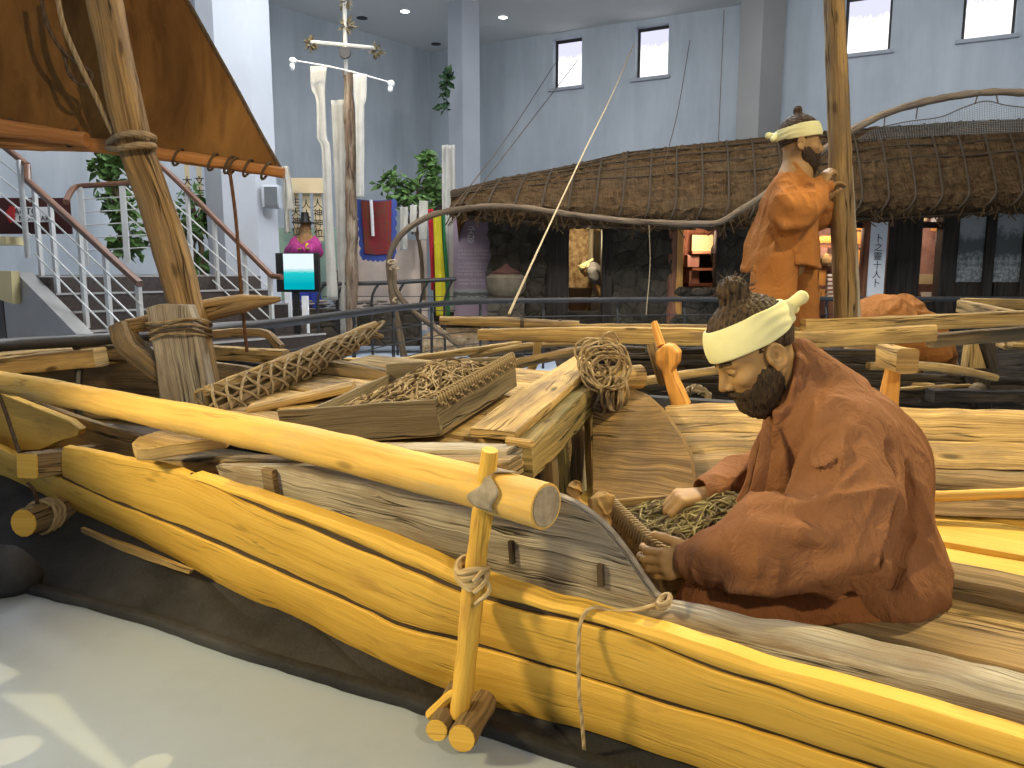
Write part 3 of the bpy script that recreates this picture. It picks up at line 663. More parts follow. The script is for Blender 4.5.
for k in range(2):
    y0 = 134 + 11 * k
    pts = [P(108, y0 + 9 - 6 * k, 3.44), P(118, y0 + 2 + k * 2, 3.28), P(135, y0 - 1 + k * 1, 3.24), P(152, y0 + 2 - k * 2, 3.27), P(153, y0 + 7 - 4 * k, 3.36), P(140, y0 + 5, 3.48), P(108, y0 + 10 - 6 * k, 3.46)]
    r = MB(); r.tube(pts, .0125, 50, 8); r.build('rope_lashing', M['rope'], mast)
cb = thing('crossbar', 'pointed wooden crossbar wedged behind the grey board at the mast foot', 'bar', P(200, 310, 3.5))
r = MB(); r.sweep([P(128, 326, 3.52), P(160, 321, 3.52), P(205, 311, 3.5), P(245, 303, 3.45), P(280, 299, 3.42)], rrect(2, 2, .7, 3), 40, sc=[.032, .044, .050, .042, .008], up=Z, wob=.005, seed=12); r.build('bar', M['mastw'], cb)
r = MB(); r.sweep([P(121, 326, 3.5), P(130, 345, 3.47), P(148, 362, 3.42), P(168, 378, 3.4)], rrect(.10, .13, .03), 24, sc=[.8, 1, .9, .7], up=V((0, 1, 0)), wob=.006, seed=14); r.build('knee', M['brown'], cb)['label'] = 'dark bent knee timber'
M['sail'] = None
def sail_mat():
    t = NT('tan_sail_canvas'); co = t.coords('Object')
    a = t.noise(t.mapv(co, (2.2, 2.2, .7)), 2.2, 4, .6, .4); b = t.noise(co, 320, 2)
    st_ = t.noise(t.mapv(co, (6, 6, .5)), 1.6, 4, .6)
    col = t.mix(t.rng(a, .35, .68), (.13, .062, .020), (.27, .135, .040)); col = t.mix(t.math('MULTIPLY', t.rng(st_, .55, .72), .55), col, (.07, .03, .012))
    return t.done(col, .85, t.math('ADD', t.math('MULTIPLY', b, .3), t.math('MULTIPLY', a, 1.2)), .45, .02, .1)
M['sail'] = sail_mat()
sail = thing('sail', 'tan canvas sail laced to an orange boom behind the mast', 'sail', P(130, 160, 3.6))
SY = 3.62
tl, tr, br, bl = P(-260, -60, SY + .1), P(150, -60, SY), P(280, 169, SY), P(-260, 100, SY + .1)
def sail_fn(a, b):
    top = tl.lerp(tr, a); bot = bl.lerp(br, a); p = top.lerp(bot, b)
    w_ = .05 * math.sin(a * 9 + b * 1.5) * (1 - abs(2 * b - 1) ** 3) + .028 * math.sin(a * 23 + 3 * b) * b + .02 * noise.noise(V((a * 6, b * 3, 1)))
    return p + V((0, w_ + .08 * math.sin(b * 3.14), 0)) + Z * (.010 * math.sin(a * 60) * b ** 6)
r = MB(); r.grid(sail_fn, 120, 60, 4, 2); r.build('canvas', M['sail'], sail, thick=.006)
r = MB(); r.tube([sail_fn(1, b / 20) for b in range(21)], .010, 40, 6); r.build('bolt_rope', M['rope_dark'], sail)
r = MB(); r.sweep([P(-100, 124, 3.56), P(0, 141, 3.58), P(100, 146, 3.60), P(200, 160, 3.6), P(284, 173, 3.6)], circ(14), 50, sc=[.034, .034, .032, .029, .023], up=Z, wob=.004, seed=21); r.build('boom', M['boomw'], sail)
r = MB(); r.sweep([P(-100, 116, 3.50), P(0, 128, 3.51), P(87, 140, 3.52)], circ(14), 30, sc=[.038, .038, .033], up=Z, wob=.004, seed=23); r.build('boom', M['boomw'], sail)['label'] = 'shorter thick boom pole lashed beside'
for (x, y) in ((8, 128), (72, 138), (178, 157), (213, 162), (229, 165), (233, 166), (248, 168), (266, 171)):
    c = P(x, y, 3.6 if x > 90 else 3.54); r = MB(); r.tube([c + V((.02 * math.sin(a), math.cos(a) * .036, math.sin(a) * .037)) for a in [i * math.pi / 8 for i in range(16)]], .006, 0, 6, closed=True); r.build('lacing', M['rope_dark'], sail)
hr = thing('hanging_rope', 'thin brown rope hanging from the boom to the boat', 'rope', P(244, 345, 3.6)); r = MB(); r.tube([P(229, 166, 3.58), P(236, 220, 3.58), P(241, 290, 3.58), P(247, 352, 3.58)], .008, 20, 6); r.build('cord', ropemat('brown_rope', (.16, .08, .045), (.08, .04, .02)), hr)
tw = thing('halyard', 'pale twisted rope running down the sail to the mast', 'rope', P(110, 130, 3.3)); r = MB(); r.tube([P(54, -30, 3.35), P(62, 20, 3.36), P(78, 60, 3.37), P(95, 95, 3.38), P(113, 134, 3.36)], .011, 40, 8); r.build('cord', M['rope'], tw)
lp = thing('rope_loop', 'dark loop of rope hanging before the sail', 'rope', P(80, 80, 3.4)); r = MB(); r.tube([P(38, -20, 3.4), P(46, 20, 3.4), P(58, 45, 3.4), P(74, 60, 3.39), P(90, 72, 3.39), P(91, 83, 3.39), P(82, 85, 3.39), P(70, 75, 3.4), P(65, 57, 3.41), P(62, 50, 3.41)], .009, 60, 6); r.build('cord', M['rope_dark'], lp)

# ---------------- gear lying on the boat
# net bundle
rd = random.Random(31)
nbn = thing('net_bundle', 'long bundle of poles wrapped in rope netting, slanting up behind the mast foot', 'net', P(285, 365, 3.3))
A0, A1 = P(206, 393, 3.05), P(376, 325, 3.75); B0, B1 = P(222, 412, 3.0), P(371, 336, 3.72)
r = MB(); r.sweep([A0, A1], circ(10), 30, sc=[.027, .022], wob=.004); r.build('pole', M['plank_in'], nbn)
r = MB(); r.sweep([B0, B1], circ(10), 30, sc=[.028, .016], wob=.004); r.build('pole', M['brown'], nbn)
r = MB(); r.sweep([P(212, 402, 3.12), P(372, 330, 3.78)], circ(10), 24, sc=[.03, .02], wob=.006); r.build('pole', M['brown'], nbn)
dn = V((0, .0, -1)); M['netcloth'] = cloth('dark_netting', (.07, .05, .028), (.14, .10, .05), .95, .5, 1.0, 22, 90)
r = MB(); r.grid(lambda a, b: (A0.lerp(A1, a) * (1 - b) + B0.lerp(B1, a) * b) - Z * (.10 * math.sin(b * 3.14) * (1 - .7 * a) + .02 * noise.noise(V((a * 20, b * 5, 0)))) + V((0, -.02 - .03 * math.sin(b * 3.1), 0)), 60, 8, 1, .2); r.build('netting', M['netcloth'], nbn, thick=.008)
for k in range(26):
    f = min(1, max(0, (k + rd.uniform(-.3, .3)) / 25)); rr_ = .055 - .022 * f; c = A0.lerp(A1, f).lerp(B0.lerp(B1, f), .5) + V((0, -.01, -.01)); ax = (A1 - A0).normalized(); h_ = (A0.lerp(A1, f) - B0.lerp(B1, f)).length / 2 + .030 - .008 * f
    y = (A0.lerp(A1, f) - B0.lerp(B1, f)).normalized(); x = ax.cross(y).normalized(); ph = (-1) ** k * rd.uniform(.03, .08)
    r = MB(); r.tube([c + y * (h_ * math.cos(a)) + x * (rr_ * math.sin(a)) + ax * (ph * math.cos(a) + .006 * math.sin(3 * a)) for a in [i * math.pi / 8 for i in range(16)]], .0065, 0, 5, closed=True); r.build('rope_turn', M['rope'], nbn)
for kk in (.12, .5, .9):
    r = MB(); r.tube([A0.lerp(A1, i / 24) * (1 - kk) + B0.lerp(B1, i / 24) * kk + V((0, -.045, .008 * math.sin(i * 2.2 + kk * 9))) for i in range(25)], .006, 60, 5); r.build('net_line', M['rope'], nbn)
# tray of cord
def heap(mb, fn, n, r_, seed=1, ln=(.10, .28), sag=.03, turns=1.0, m=5):
    rd = random.Random(seed)
    for i in range(n):
        a, b = rd.random(), rd.random(); ang = rd.uniform(0, 6.28); L = rd.uniform(*ln); pts = []
        for j in range(7):
            f = j / 6; aa = a + (f - .5) * L * math.cos(ang); bb = b + (f - .5) * L * math.sin(ang); ang += rd.uniform(-.5, .5) * turns
            aa = min(max(aa, .01), .99); bb = min(max(bb, .01), .99); pts.append(fn(aa, bb) + V((0, 0, rd.uniform(-.3, 1) * sag)))
        mb.tube(pts, r_ * rd.uniform(.7, 1.2), 14, m)
tray = thing('line_tray', 'shallow wooden tray heaped with dry cord on the raised deck', 'tray', bh(400, 420, hd + .03))
th0 = hd + .03
f0, f1, f2 = bh(292, 452, th0), bh(441, 436, th0), bh(514, 388, th0)
f0 = bh(286, 447, th0); e1 = (f1 - f0); e2 = (f2 - f1) * 1.05; hh = BW * .125; flare = .02
M['traywood'] = wood('grey_tray_board', (.085, .065, .042), (.24, .19, .12), (.17, .13, .08), .4, 50, .7, .4, .85, .5)
r = MB(); r.strip([f0 + hh - e2.normalized() * flare, f1 + hh - e2.normalized() * flare], [f0, f1], e2.normalized() * .018, 20, 3, .002, .003, 1); r.build('tray_side', M['traywood'], tray, bev=.002)
r = MB(); r.strip([f1 + hh, f1 + e2 + hh], [f1, f1 + e2], -e1.normalized() * .018, 20, 3, .002, .003, 2); r.build('tray_end', M['traywood'], tray, bev=.002)
r = MB(); r.strip([f0 + e2 + hh, f1 + e2 + hh], [f0 + e2, f1 + e2], -e2.normalized() * .018, 20, 3, .002, .003, 3); r.build('tray_side', M['traywood'], tray, bev=.002)
r = MB(); r.strip([f0 + hh * .7, f0 + e2 + hh * .7], [f0, f0 + e2], e1.normalized() * .018, 20, 3, .002, .003, 3); r.build('tray_end', M['traywood'], tray, bev=.002)
r = MB(); r.plate([f0, f1, f1 + e2, f0 + e2], BW * .015, e1); r.build('tray_bottom', M['brown'], tray)
r = MB()
for k in range(34):
    f = k / 34; c = f1 + e2 * f + hh; r.tube([c - e1.normalized() * .03 + BW * .004, c + BW * .012, c + e1.normalized() * .008 - BW * .02, c + e1.normalized() * .01 + e2 * .02 - BW * (.016 + .012 * (k % 3))], .0032, 8, 5)
r.build('rim_binding', M['rope'], tray)
hp1 = thing('cord_heap', 'heap of dry straw coloured cord in the shallow tray on the deck', 'cord', f0 + e1 * .6 + e2 * .5 + hh * .6)
def hfn(a, b): return f0 + e1 * (.22 + .76 * a) + e2 * (.05 + .9 * b) + hh * (.55 + .75 * math.exp(-((a - .62) / .33) ** 2 - ((b - .5) / .42) ** 2) + .1 * noise.noise(V((a * 7, b * 7, 3))))
r = MB(); r.grid(hfn, 30, 20, .6, .4); r.build('base', M['netcloth'], hp1)
r = MB(); heap(r, hfn, 300, .0034, 5, (.35, .9), .022, .45); r.build('strands', M['rope'], hp1)
r = MB(); heap(r, hfn, 90, .0032, 6, (.35, .9), .026, .45); r.build('strands', M['rope_dark'], hp1)
# coil on the corner post
cl = thing('rope_coil', 'tangled coil of grey rope hung on the corner of the raised deck', 'rope', bt(606, 400, 1.3))
c0 = bt(605, 362, 1.28); rd = random.Random(4); r = MB()
for k in range(22):
    rx, rz = rd.uniform(.035, .10), rd.uniform(.035, .09); ph = rd.uniform(0, 6.28); tl_ = rd.uniform(-.6, .6); oc = c0 + V((rd.uniform(-.03, .03), rd.uniform(-.05, .05), rd.uniform(-.04, .03)))
    r.tube([oc + V((rx * math.cos(a), .05 * math.sin(a + ph) + .02 * math.cos(2 * a), rz * math.sin(a))) + V((tl_ * .05 * math.sin(a), 0, 0)) for a in [i * math.pi / 9 for i in range(18)]], .0045, 0, 6, closed=True)
for k in range(7):
    oc = c0 + V((.025 + rd.uniform(-.02, .02), -.05, -.12)); rx = rd.uniform(.015, .04)
    r.tube([oc + V((rx * math.cos(a), .03 * math.sin(a + k), .07 * math.sin(a))) for a in [i * math.pi / 8 for i in range(16)]], .006, 0, 6, closed=True)
r.tube([c0 + V((.01, -.06, -.14)), c0 + V((-.02, -.07, -.22)), c0 + V((-.06, -.08, -.30))], .006, 10, 6)
r.build('coil', M['rope'], cl)
r = MB(); r.tube([bt(640, 377, 1.42), bt(606, 379, 1.28)], .05, 6, 12, wob=.004); bp('corner_post', r, M['plank_in'], label='stubby beam end behind the rope coil')
# beams behind, on the bow side
def B_(x0, y0, Y0, x1, y1, Y1, w_, h_, m, seed, lab, sc=1.0, rr=.012, wob=.006, mid=None, name='deck_beam'):
    r = MB(); r.sweep([P(x0, y0, Y0)] + ([P(*mid)] if mid else []) + [P(x1, y1, Y1)], rrect(w_, h_, rr), 30, wob=wob, seed=seed, sc=sc); return bp(name, r, M[m], label=lab)
B_(-70, 372, 3.9, 101, 357, 3.9, .12, .09, 'plank_in', 51, 'bow beam with a dark front face at the left edge', sc=[.9, 1.1])
B_(-60, 359, 4.6, 118, 343, 4.6, .95, .03, 'plank_in', 52, 'pale flat bow deck board', name='bow_deck')
B_(90, 350, 4.2, 134, 351, 4.2, .2, .085, 'brown', 53, 'short block of wood on the bow')
B_(100, 350, 4.3, 150, 358, 4.3, .3, .04, 'plank', 53, 'yellow bow deck board with a curved end', name='bow_deck')
r = MB(); r.strip([P(-60, 362, 4.3), P(60, 361, 4.2), P(180, 360, 4.0), P(330, 380, 3.5)], [P(-60, 415, 4.2), P(60, 420, 4.1), P(180, 428, 3.9), P(330, 420, 3.45)], V((.02, .05, 0)), 30, 4, .004); bp('inner_plank', r, M['brown'], label='dark inner hull plank on the far side of the bow')
B_(211, 334, 4.5, 281, 348, 4.4, .05, .05, 'mastw', 54, 'bent grey timber arching behind the mast', mid=(262, 333, 4.45))
B_(211, 352, 4.2, 286, 357, 4.1, .08, .075, 'plank_in', 55, 'thick beam end behind the mast foot')
B_(300, 363, 3.55, 416, 379, 3.3, .07, .07, 'brown', 56, 'brown tapered timber over the tray', sc=[1.05, .95, .4])
B_(346, 361, 3.95, 515, 371, 3.7, .10, .055, 'plank', 57, 'yellow timber behind the tray', sc=[.6, 1, 1])
B_(250, 409, 3.0, 354, 386, 3.05, .14, .03, 'plank_in', 58, 'yellow loose board before the net bundle')
B_(236, 399, 3.3, 300, 392, 3.3, .06, .04, 'plank', 59, None)
B_(452, 376, 3.5, 590, 349, 3.8, .05, .05, 'brown', 60, 'long brown spar behind the raised deck', rr=.02)
B_(400, 361, 4.3, 520, 344, 4.6, .05, .04, 'plank_in', 61, None)
B_(290, 362, 4.0, 320, 385, 3.9, .05, .05, 'brown', 62, None)
# rowlock posts on the far side
rl = thing('rowlock_post', 'orange upright post with a rounded knob on the far gunwale', 'post', bt(678, 408, 1.46))
kb = bt(664, 355, 1.44); ft_ = bt(677, 410, 1.46)
r = MB(); r.plate([bt(x, y, 1.42) for x, y in ((655, 352), (663, 345), (670, 346), (677, 353), (676, 364), (671, 371), (676, 384), (687, 407), (671, 407), (664, 382), (661, 371), (655, 364))][::-1], BV * .06, Z); r.build('post', M['orange'], rl, bev=.008)
r = MB(); r.sweep([bt(654, 322, 1.5), bt(661, 346, 1.46)], rrect(.025, .035, .006), 8, sc=[.7, 1], wob=.002); r.build('prong', M['orange'], rl)
r = MB(); r.sweep([bt(652, 344, 1.52), bt(664, 385, 1.5)], rrect(.04, .04, .008), 8, wob=.003); r.build('prong', M['brown'], rl)
ml = thing('mallet_post', 'pale square block on an upright post behind the seated man', 'post', bt(885, 410, 1.62))
r = MB(); a, b = bt(886, 356, 1.66), bt(908, 361, 1.52); r.sweep([a, b], rrect(.075, .085, .014), 10, wob=.004); r.build('head', M['plank_in'], ml)
r = MB(); r.sweep([bt(893, 366, 1.62), bt(887, 412, 1.62)], rrect(.06, .05, .01), 10, wob=.003, sc=[.8, 1.1]); r.build('shaft', M['orange'], ml)
# ================================================================== SECOND BOAT AND POLES BEHIND
M['char'] = wood('charred_wood', (.014, .012, .010), (.075, .058, .042), (.12, .09, .06), .3, 50, .9, .3, .85, .9)
b2 = thing('fishing_boat', 'dark old wooden boat lying behind the yellow one, mostly hidden', 'boat', V((2.2, 4.8, 0)))
rd = random.Random(12)
for k in range(7):
    yb = 350 + 7.5 * k; Y = 4.55 - .02 * k
    r = MB(); r.sweep([P(588, yb + rd.uniform(-1, 1), Y), P(690, yb + rd.uniform(-1, 2), Y - .05), P(800, yb + 1 + rd.uniform(-1, 2), Y - .1)] + ([P(930, yb + 6, Y - .1), P(1110, yb + 14, Y)] if k > 2 else [P(900, yb + 4, Y - .1)]), rrect(.06, .048, .012), 60, wob=.012, wf=7, seed=k * 2.2); r.build('side_plank', M['char'], b2)
for k in range(10):
    x0 = rd.uniform(595, 720); y0 = 352 + 5 * k; r = MB(); r.sweep([P(x0, y0, 4.46), P(x0 + rd.uniform(60, 130), y0 + rd.uniform(-3, 3), 4.46)], rrect(.02, .022, .006), 16, wob=.006, seed=k); r.build('split_bamboo', M['char'], b2)
r = MB(); r.strip([P(560, 388, 4.5), P(800, 398, 4.4), P(1110, 408, 4.5)], [V((.3, 4.7, 0)), V((2, 4.6, 0)), V((4.2, 4.7, 0))], V((0, .06, 0)), 40, 5, .01); r.build('hull', M['char'], b2)
r = MB(); r.strip([V((.3, 5.9, .62)), V((2, 6.0, .6)), V((4.2, 5.9, .66))], [V((.5, 5.6, 0)), V((2, 5.7, 0)), V((4.2, 5.6, 0))], V((0, .06, 0)), 40, 5, .01); r.build('hull', M['char'], b2)
r = MB(); r.strip([V((.5, 4.7, .3)), V((4.2, 4.7, .3))], [V((.5, 5.75, .3)), V((4.2, 5.75, .3))], -Z * .03, 20, 6, .004); r.build('floor_boards', M['brown'], b2)
for (a, b, w_, h_, m, nm) in (((760, 392, 4.45), (1100, 404, 4.4), .14, .05, 'brown', 'gunwale'), ((850, 379, 4.4), (933, 386, 4.35), .05, .03, 'plank_in', 'loose_board'), ((900, 389, 4.3), (970, 385, 4.3), .04, .02, 'plank_in', 'loose_board'), ((930, 395, 4.2), (1060, 397, 4.2), .10, .07, 'char', 'gunwale')):
    r = MB(); r.sweep([P(*a), P(*b)], rrect(w_, h_, .012), 24, wob=.008, seed=a[0]); r.build(nm, M[m], b2)
r = MB(); r.ball(P(978, 391, 4.25), .05, .05, .05, wob=.3); r.build('wood_knot', M['brown'], b2)
def solo(name, mb, m, label, cat, group=None, **k): return tag(mb.build(name, m, **k), label, cat, group)
def stick(name, pts, prof, m, label, cat='pole', n=30, sc=1.0, wob=.004, group=None, up=Z, seed=0):
    r = MB(); r.sweep([P(*p) for p in pts], prof, n, sc=sc, wob=wob, up=up, seed=seed); return solo(name, r, M[m], label, cat, group)
stick('wooden_pole', [(478, 334.5, 3.75), (600, 335, 3.72), (704, 337, 3.7), (790, 340, 3.68), (934, 333, 3.65)], rrect(.07, .085, .016), 'plank_in', 'long squared wooden pole behind the seated man, its left end tapering', 'pole', 40, [.62, .95, 1.05, .95, .95], .004, None, Z, 2)
stick('wooden_pole', [(803, 327, 3.85), (900, 323.5, 3.85), (1110, 314, 3.85)], rrect(.08, .075, .014), 'plank_in', 'upper squared wooden pole at right, crossing before the crouching man', 'pole', 30, 1.0, .005, None, Z, 4)
stick('wooden_pole', [(930, 341, 3.92), (1000, 335, 3.92), (1110, 327, 3.92)], rrect(.07, .07, .014), 'brown', 'shaded squared pole under the upper one at the right edge', 'pole', 20, 1.0, .005, None, Z, 5)
t = thing('banded_pole', 'round pole with two dark bands pointing left above the squared pole', 'pole', P(510, 324, 3.95))
r = MB(); r.sweep([P(440, 320.5, 4.0), P(500, 322, 3.97), P(579, 325.5, 3.95)], circ(14), 24, sc=[.022, .028, .024], wob=.003); r.build('shaft', M['plank_in'], t)
for x in (522, 560):
    c = P(x, 322.6 + (x - 500) * .04, 3.96); r = MB(); r.sweep([c - V((.01, 0, 0)), c + V((.01, 0, 0))], circ(14), 2, sc=.0295); r.build('band', M['rope_dark'], t)
stick('thin_pole', [(576, 326.5, 4.02), (705, 327.5, 4.0), (800, 330, 4.0)], circ(10), 'plank_in', 'thin pole running on behind the squared pole', 'pole', 20, [.016, .018, .018])
stick('forked_stick', [(538, 340, 3.95), (536, 358, 3.95), (530, 372, 3.95)], rrect(.05, .04, .012), 'plank_in', 'short forked stick propping the squared pole near the rope coil', 'stick', 8)
stick('thin_spar', [(470, 356, 4.5), (530, 346, 4.5), (590, 342, 4.5)], circ(10), 'plank_in', 'thin curved spar left of the rope coil, under the squared pole', 'pole', 16, .022)
stick('bamboo_pole', [(628, 384, 3.95), (690, 374, 3.95), (750, 366, 3.95)], circ(10), 'plank_in', 'thin bamboo pole behind the knobbed orange post', 'pole', 16, .024)
stick('tapered_pole', [(868, 366, 4.0), (920, 366, 4.0), (962, 371, 4.0), (996, 378, 4.0)], rrect(2, 1.4, .6, 3), 'plank_in', 'pale tapered pole end right of the pale square block', 'pole', 20, [.03, .034, .034, .026])
t = thing('rope_pile', 'pile of orange brown rope on dark boat behind the seated man\'s face', 'rope', P(715, 396, 4.0)); r = MB()
def rp_(a, b): return P(680 + 30 * a, 401 - 3 * b, 3.9 + .4 * b) + Z * (.05 * math.sin(3.1 * a))
heap(r, rp_, 60, .008, 3, (.3, .7), .03, 1.2, 6); r.build('strands', M['rope'], t); r = MB(); r.grid(rp_, 12, 6, .5, .3); r.build('base', M['netcloth'], t)
# tall pole held by the standing man
t = thing('tall_pole', 'tall pale wooden pole held by the standing fisherman', 'pole', P(850, 345, 4.15))
r = MB(); r.sweep([P(846, 345, 4.12), P(845, 300, 4.12), P(841, 180, 4.1), P(834, 0, 4.1), P(829, -150, 4.1)], circ(18), 50, sc=[.060, .060, .056, .049, .045], up=V((0, 1, 0)), wob=.004, seed=2); r.build('trunk', M['mastw'], t)
r = MB(); r.sweep([P(855, 345, 4.15), P(853, 300, 4.15), P(847, 180, 4.13), P(840, 90, 4.12)], rrect(1.6, 1.4, .5, 3), 36, sc=[.042, .042, .036, .02], up=V((0, 1, 0)), wob=.004, seed=6); r.build('side_slab', M['grey'], t)['label'] = 'greyer slab fixed along the right of the pole'
# third boat end at the right edge
b3 = thing('slatted_stand', 'pale wooden stand with slats and posts behind the upper squared pole at the right edge', 'stand', V((3.3, 5.2, 0)))
for (a, b, w_, h_, m, nm) in (((962, 303, 5.3), (1110, 306, 5.3), .06, .07, 'plank_in', 'side_board'), ((960, 306, 5.3), (1015, 318, 4.6), .05, .09, 'plank_in', 'end_board'), ((962, 313, 5.3), (1110, 317, 5.3), .05, .06, 'brown', 'side_board'),
                           ((980, 334, 4.8), (1014, 347, 4.5), .14, .03, 'plank_in', 'slat'), ((1000, 330, 4.9), (1040, 346, 4.6), .12, .03, 'plank_in', 'slat'), ((1010, 345, 4.45), (1080, 347, 4.45), .06, .03, 'plank_in', 'slat'), ((1006, 342, 4.5), (1028, 325, 4.5), .05, .04, 'plank_in', 'slat')):
    r = MB(); r.sweep([P(*a), P(*b)], rrect(w_, h_, .01), 16, wob=.004, seed=a[0]); r.build(nm, M[m], b3)
r = MB(); r.plate([P(x, y, 4.3) for x, y in ((972, 340), (977, 338), (987, 369), (968, 369))][::-1], V((0, .08, 0)), Z); r.build('support', M['plank_in'], b3, bev=.006)
r = MB(); r.sweep([P(984, 338, 4.35), P(990, 372, 4.35)], rrect(.10, .06, .01), 8); r.build('support', M['char'], b3)
r = MB(); r.sweep([P(975, 369, 4.35), P(978, 410, 4.35)], rrect(.12, .1, .01), 8); r.build('support', M['char'], b3)

# ================================================================== THATCHED HOUSE
EY, WY = 10.2, 11.0
def interp(tb, x):
    for (a, va), (b, vb) in zip(tb, tb[1:]):
        if x <= b: return va + (vb - va) * max(0, (x - a) / (b - a))
    return tb[-1][1]
rid = [(P(x, y, 12.3).x, P(x, y, 12.3).z) for x, y in ((448, 207), (470, 197), (500, 187), (560, 172.5), (640, 155.5), (735, 146), (848, 136), (940, 130), (1024, 125), (1180, 120))]
eav = [(P(x, y, EY).x, P(x, y, EY).z) for x, y in ((440, 210), (500, 215), (560, 221), (640, 224), (740, 223), (850, 216), (1024, 207), (1180, 202))]
X0, X1 = P(450, 210, EY).x, 8.6
def thatch_pt(a, b, off=0.0):
    x = X0 + (X1 - X0) * a; e = interp(eav, x); xr = x
    k = min(1.0, max(0.0, (x - X0) / 1.6)) ** .6                    # the hip at the left end
    rz = interp(rid, x * 12.3 / 10.6)
    ry = EY + .25 + (2.1 - .25) * k
    lip = .10 + .22 * k
    prof = [(EY + .75, e - .02), (EY + .15, e - .06), (EY - .06, e + .02), (EY - .08, e + lip * .55), (EY + .12, e + lip)]
    N = 8
    for i in range(1, N + 1):
        f = i / N; prof.append((EY + .12 + (ry - EY - .12) * f, e + lip + (rz - e - lip) * math.sin(f * math.pi / 2) ** .9))
    prof.append((ry + .8, rz - .25)); prof.append((ry + 2, rz - 1.0))
    q = b * (len(prof) - 1); i = min(int(q), len(prof) - 2); f = q - i
    y = prof[i][0] + (prof[i + 1][0] - prof[i][0]) * f; z = prof[i][1] + (prof[i + 1][1] - prof[i][1]) * f
    return V((x, y - off * .7, z + off * .7))
def thatch_mat():
    t = NT('thatch'); uv = t.coords('UV'); co = t.coords('Object')
    g = t.noise(t.mapv(uv, (70, 5, 1)), 1, 5, .65, .3); c = t.noise(t.mapv(uv, (3, 26, 1)), 1, 4, .65); b = t.noise(co, 1.2, 4, .6)
    m = t.math('ADD', t.math('MULTIPLY', g, .5), t.math('MULTIPLY', c, .5))
    col = t.mix(t.rng(m, .36, .64), (.018, .010, .004), (.125, .072, .032)); col = t.mix(t.rng(b, .45, .7, 0, .5), col, (.09, .060, .032))
    return t.done(col, .95, m, 1.0, .05, .05)
M['thatch'] = thatch_mat()
house = thing('thatched_house', 'low fisher house with thick thatched roof tied down by ropes and rough stone walls', 'house', V((3.4, 11.5, 0)))
r = MB(); r.grid(lambda a, b: thatch_pt(a, b) + V((0, -.05 * noise.noise(V((a * 90, b * 40, 2))), .05 * noise.noise(V((a * 120, b * 30, 0))) + .022 * math.sin(b * 95 + 3 * noise.noise(V((a * 14, b * 5, 4)))))), 260, 100, 9.5, 4); r.build('thatched_roof', M['thatch'], house)
M['roofrope'] = ropemat('straw_rope', (.085, .060, .038), (.035, .025, .015))
for k in range(24):
    a = .012 + k * .036; sl = .022 + .105 * a; r = MB(); r.tube([thatch_pt(min(a + sl * (b / 10), .999), .06 + .072 * b, .035) for b in range(11)], .015, 50, 6); r.build('roof_rope', M['roofrope'], house)
for b in (.42, .50, .58, .66, .75):
    r = MB(); r.tube([thatch_pt(a / 40, b + .006 * math.sin(a), .03) for a in range(41)], .013, 120, 6); r.build('roof_rope', M['roofrope'], house)
r = MB(); r.tube([thatch_pt(a / 30, .10, .03) - Z * .04 for a in range(31)], .016, 80, 6); r.build('roof_rope', M['roofrope'], house)
r = MB(); rd = random.Random(2)
for k in range(160):
    a = rd.random() ** 1.6 * .9; p = thatch_pt(a, rd.uniform(.1, .2)); r.tube([p, p + V((rd.uniform(-.05, .05), -.03, -.06)), p + V((rd.uniform(-.09, .09), -.03, -rd.uniform(.08, .2)))], .008, 3, 4)
tag(r.build('loose_straw', M['thatch'], house), kind='stuff')
def rock_mat():
    t = NT('stacked_stone'); co = t.coords('Object'); v = t.n('ShaderNodeTexVoronoi', Vector=co, Scale=5.5, _feature='DISTANCE_TO_EDGE').outputs['Distance']; n = t.noise(co, 9, 5, .65); vc = t.n('ShaderNodeTexVoronoi', Vector=co, Scale=5.5).outputs['Color']
    s_ = t.n('ShaderNodeSeparateColor', Color=vc).outputs[0]
    col = t.mix(t.math('ADD', t.math('MULTIPLY', s_, .5), t.math('MULTIPLY', n, .5)), (.030, .025, .018), (.095, .078, .055)); col = t.mix(t.math('MULTIPLY', t.rng(v, 0, .05, 1, 0), .3), col, (.018, .014, .011))
    return t.done(col, .9, t.math('ADD', t.math('MULTIPLY', t.rng(v, 0, .12), .4), n), .8, .05, .1)
M['rock'] = rock_mat()  # stone colour darkened for the little light on the house front
def X_(x, Y): return P(x, 270, Y).x
def wallpiece(x0, x1, z0, z1, rough=.06, Y=WY, dep=.45):
    a, b = X_(x0, Y), X_(x1, Y); r = MB()
    def fn(u, v_):
        # u around front and sides, v up
        if u < .15: p = V((a, Y + dep * (1 - u / .15), 0))
        elif u > .85: p = V((b, Y + dep * (u - .85) / .15, 0))
        else: p = V((a + (b - a) * (u - .15) / .7, Y, 0))
        p.z = z0 + (z1 - z0) * v_; n_ = noise.noise(p * 4.5) + .6 * noise.noise(p * 9); return p + V((n_ * rough * (1 if u < .2 or u > .8 else .3), n_ * rough, 0))
    r.grid(fn, 40, 30, 2, 2); r.build('stone_wall', M['rock'], house)
wallpiece(492, 547, 0, 2.0, .09); wallpiece(612, 672, 0, 2.1); wallpiece(672, 722, 0, .98, .05); wallpiece(720, 800, 0, 2.1)
M['darkwood'] = wood('house_shade_wood', (.010, .008, .006), (.045, .033, .022), None, .3, 40, .6, .3, .7, .6)  # dark tone holds the shade of the house front under its eave
M['sheltwood'] = wood('red_brown_wood', (.12, .045, .025), (.30, .13, .07), None, .3, 40, .5, .3, .7, .5)
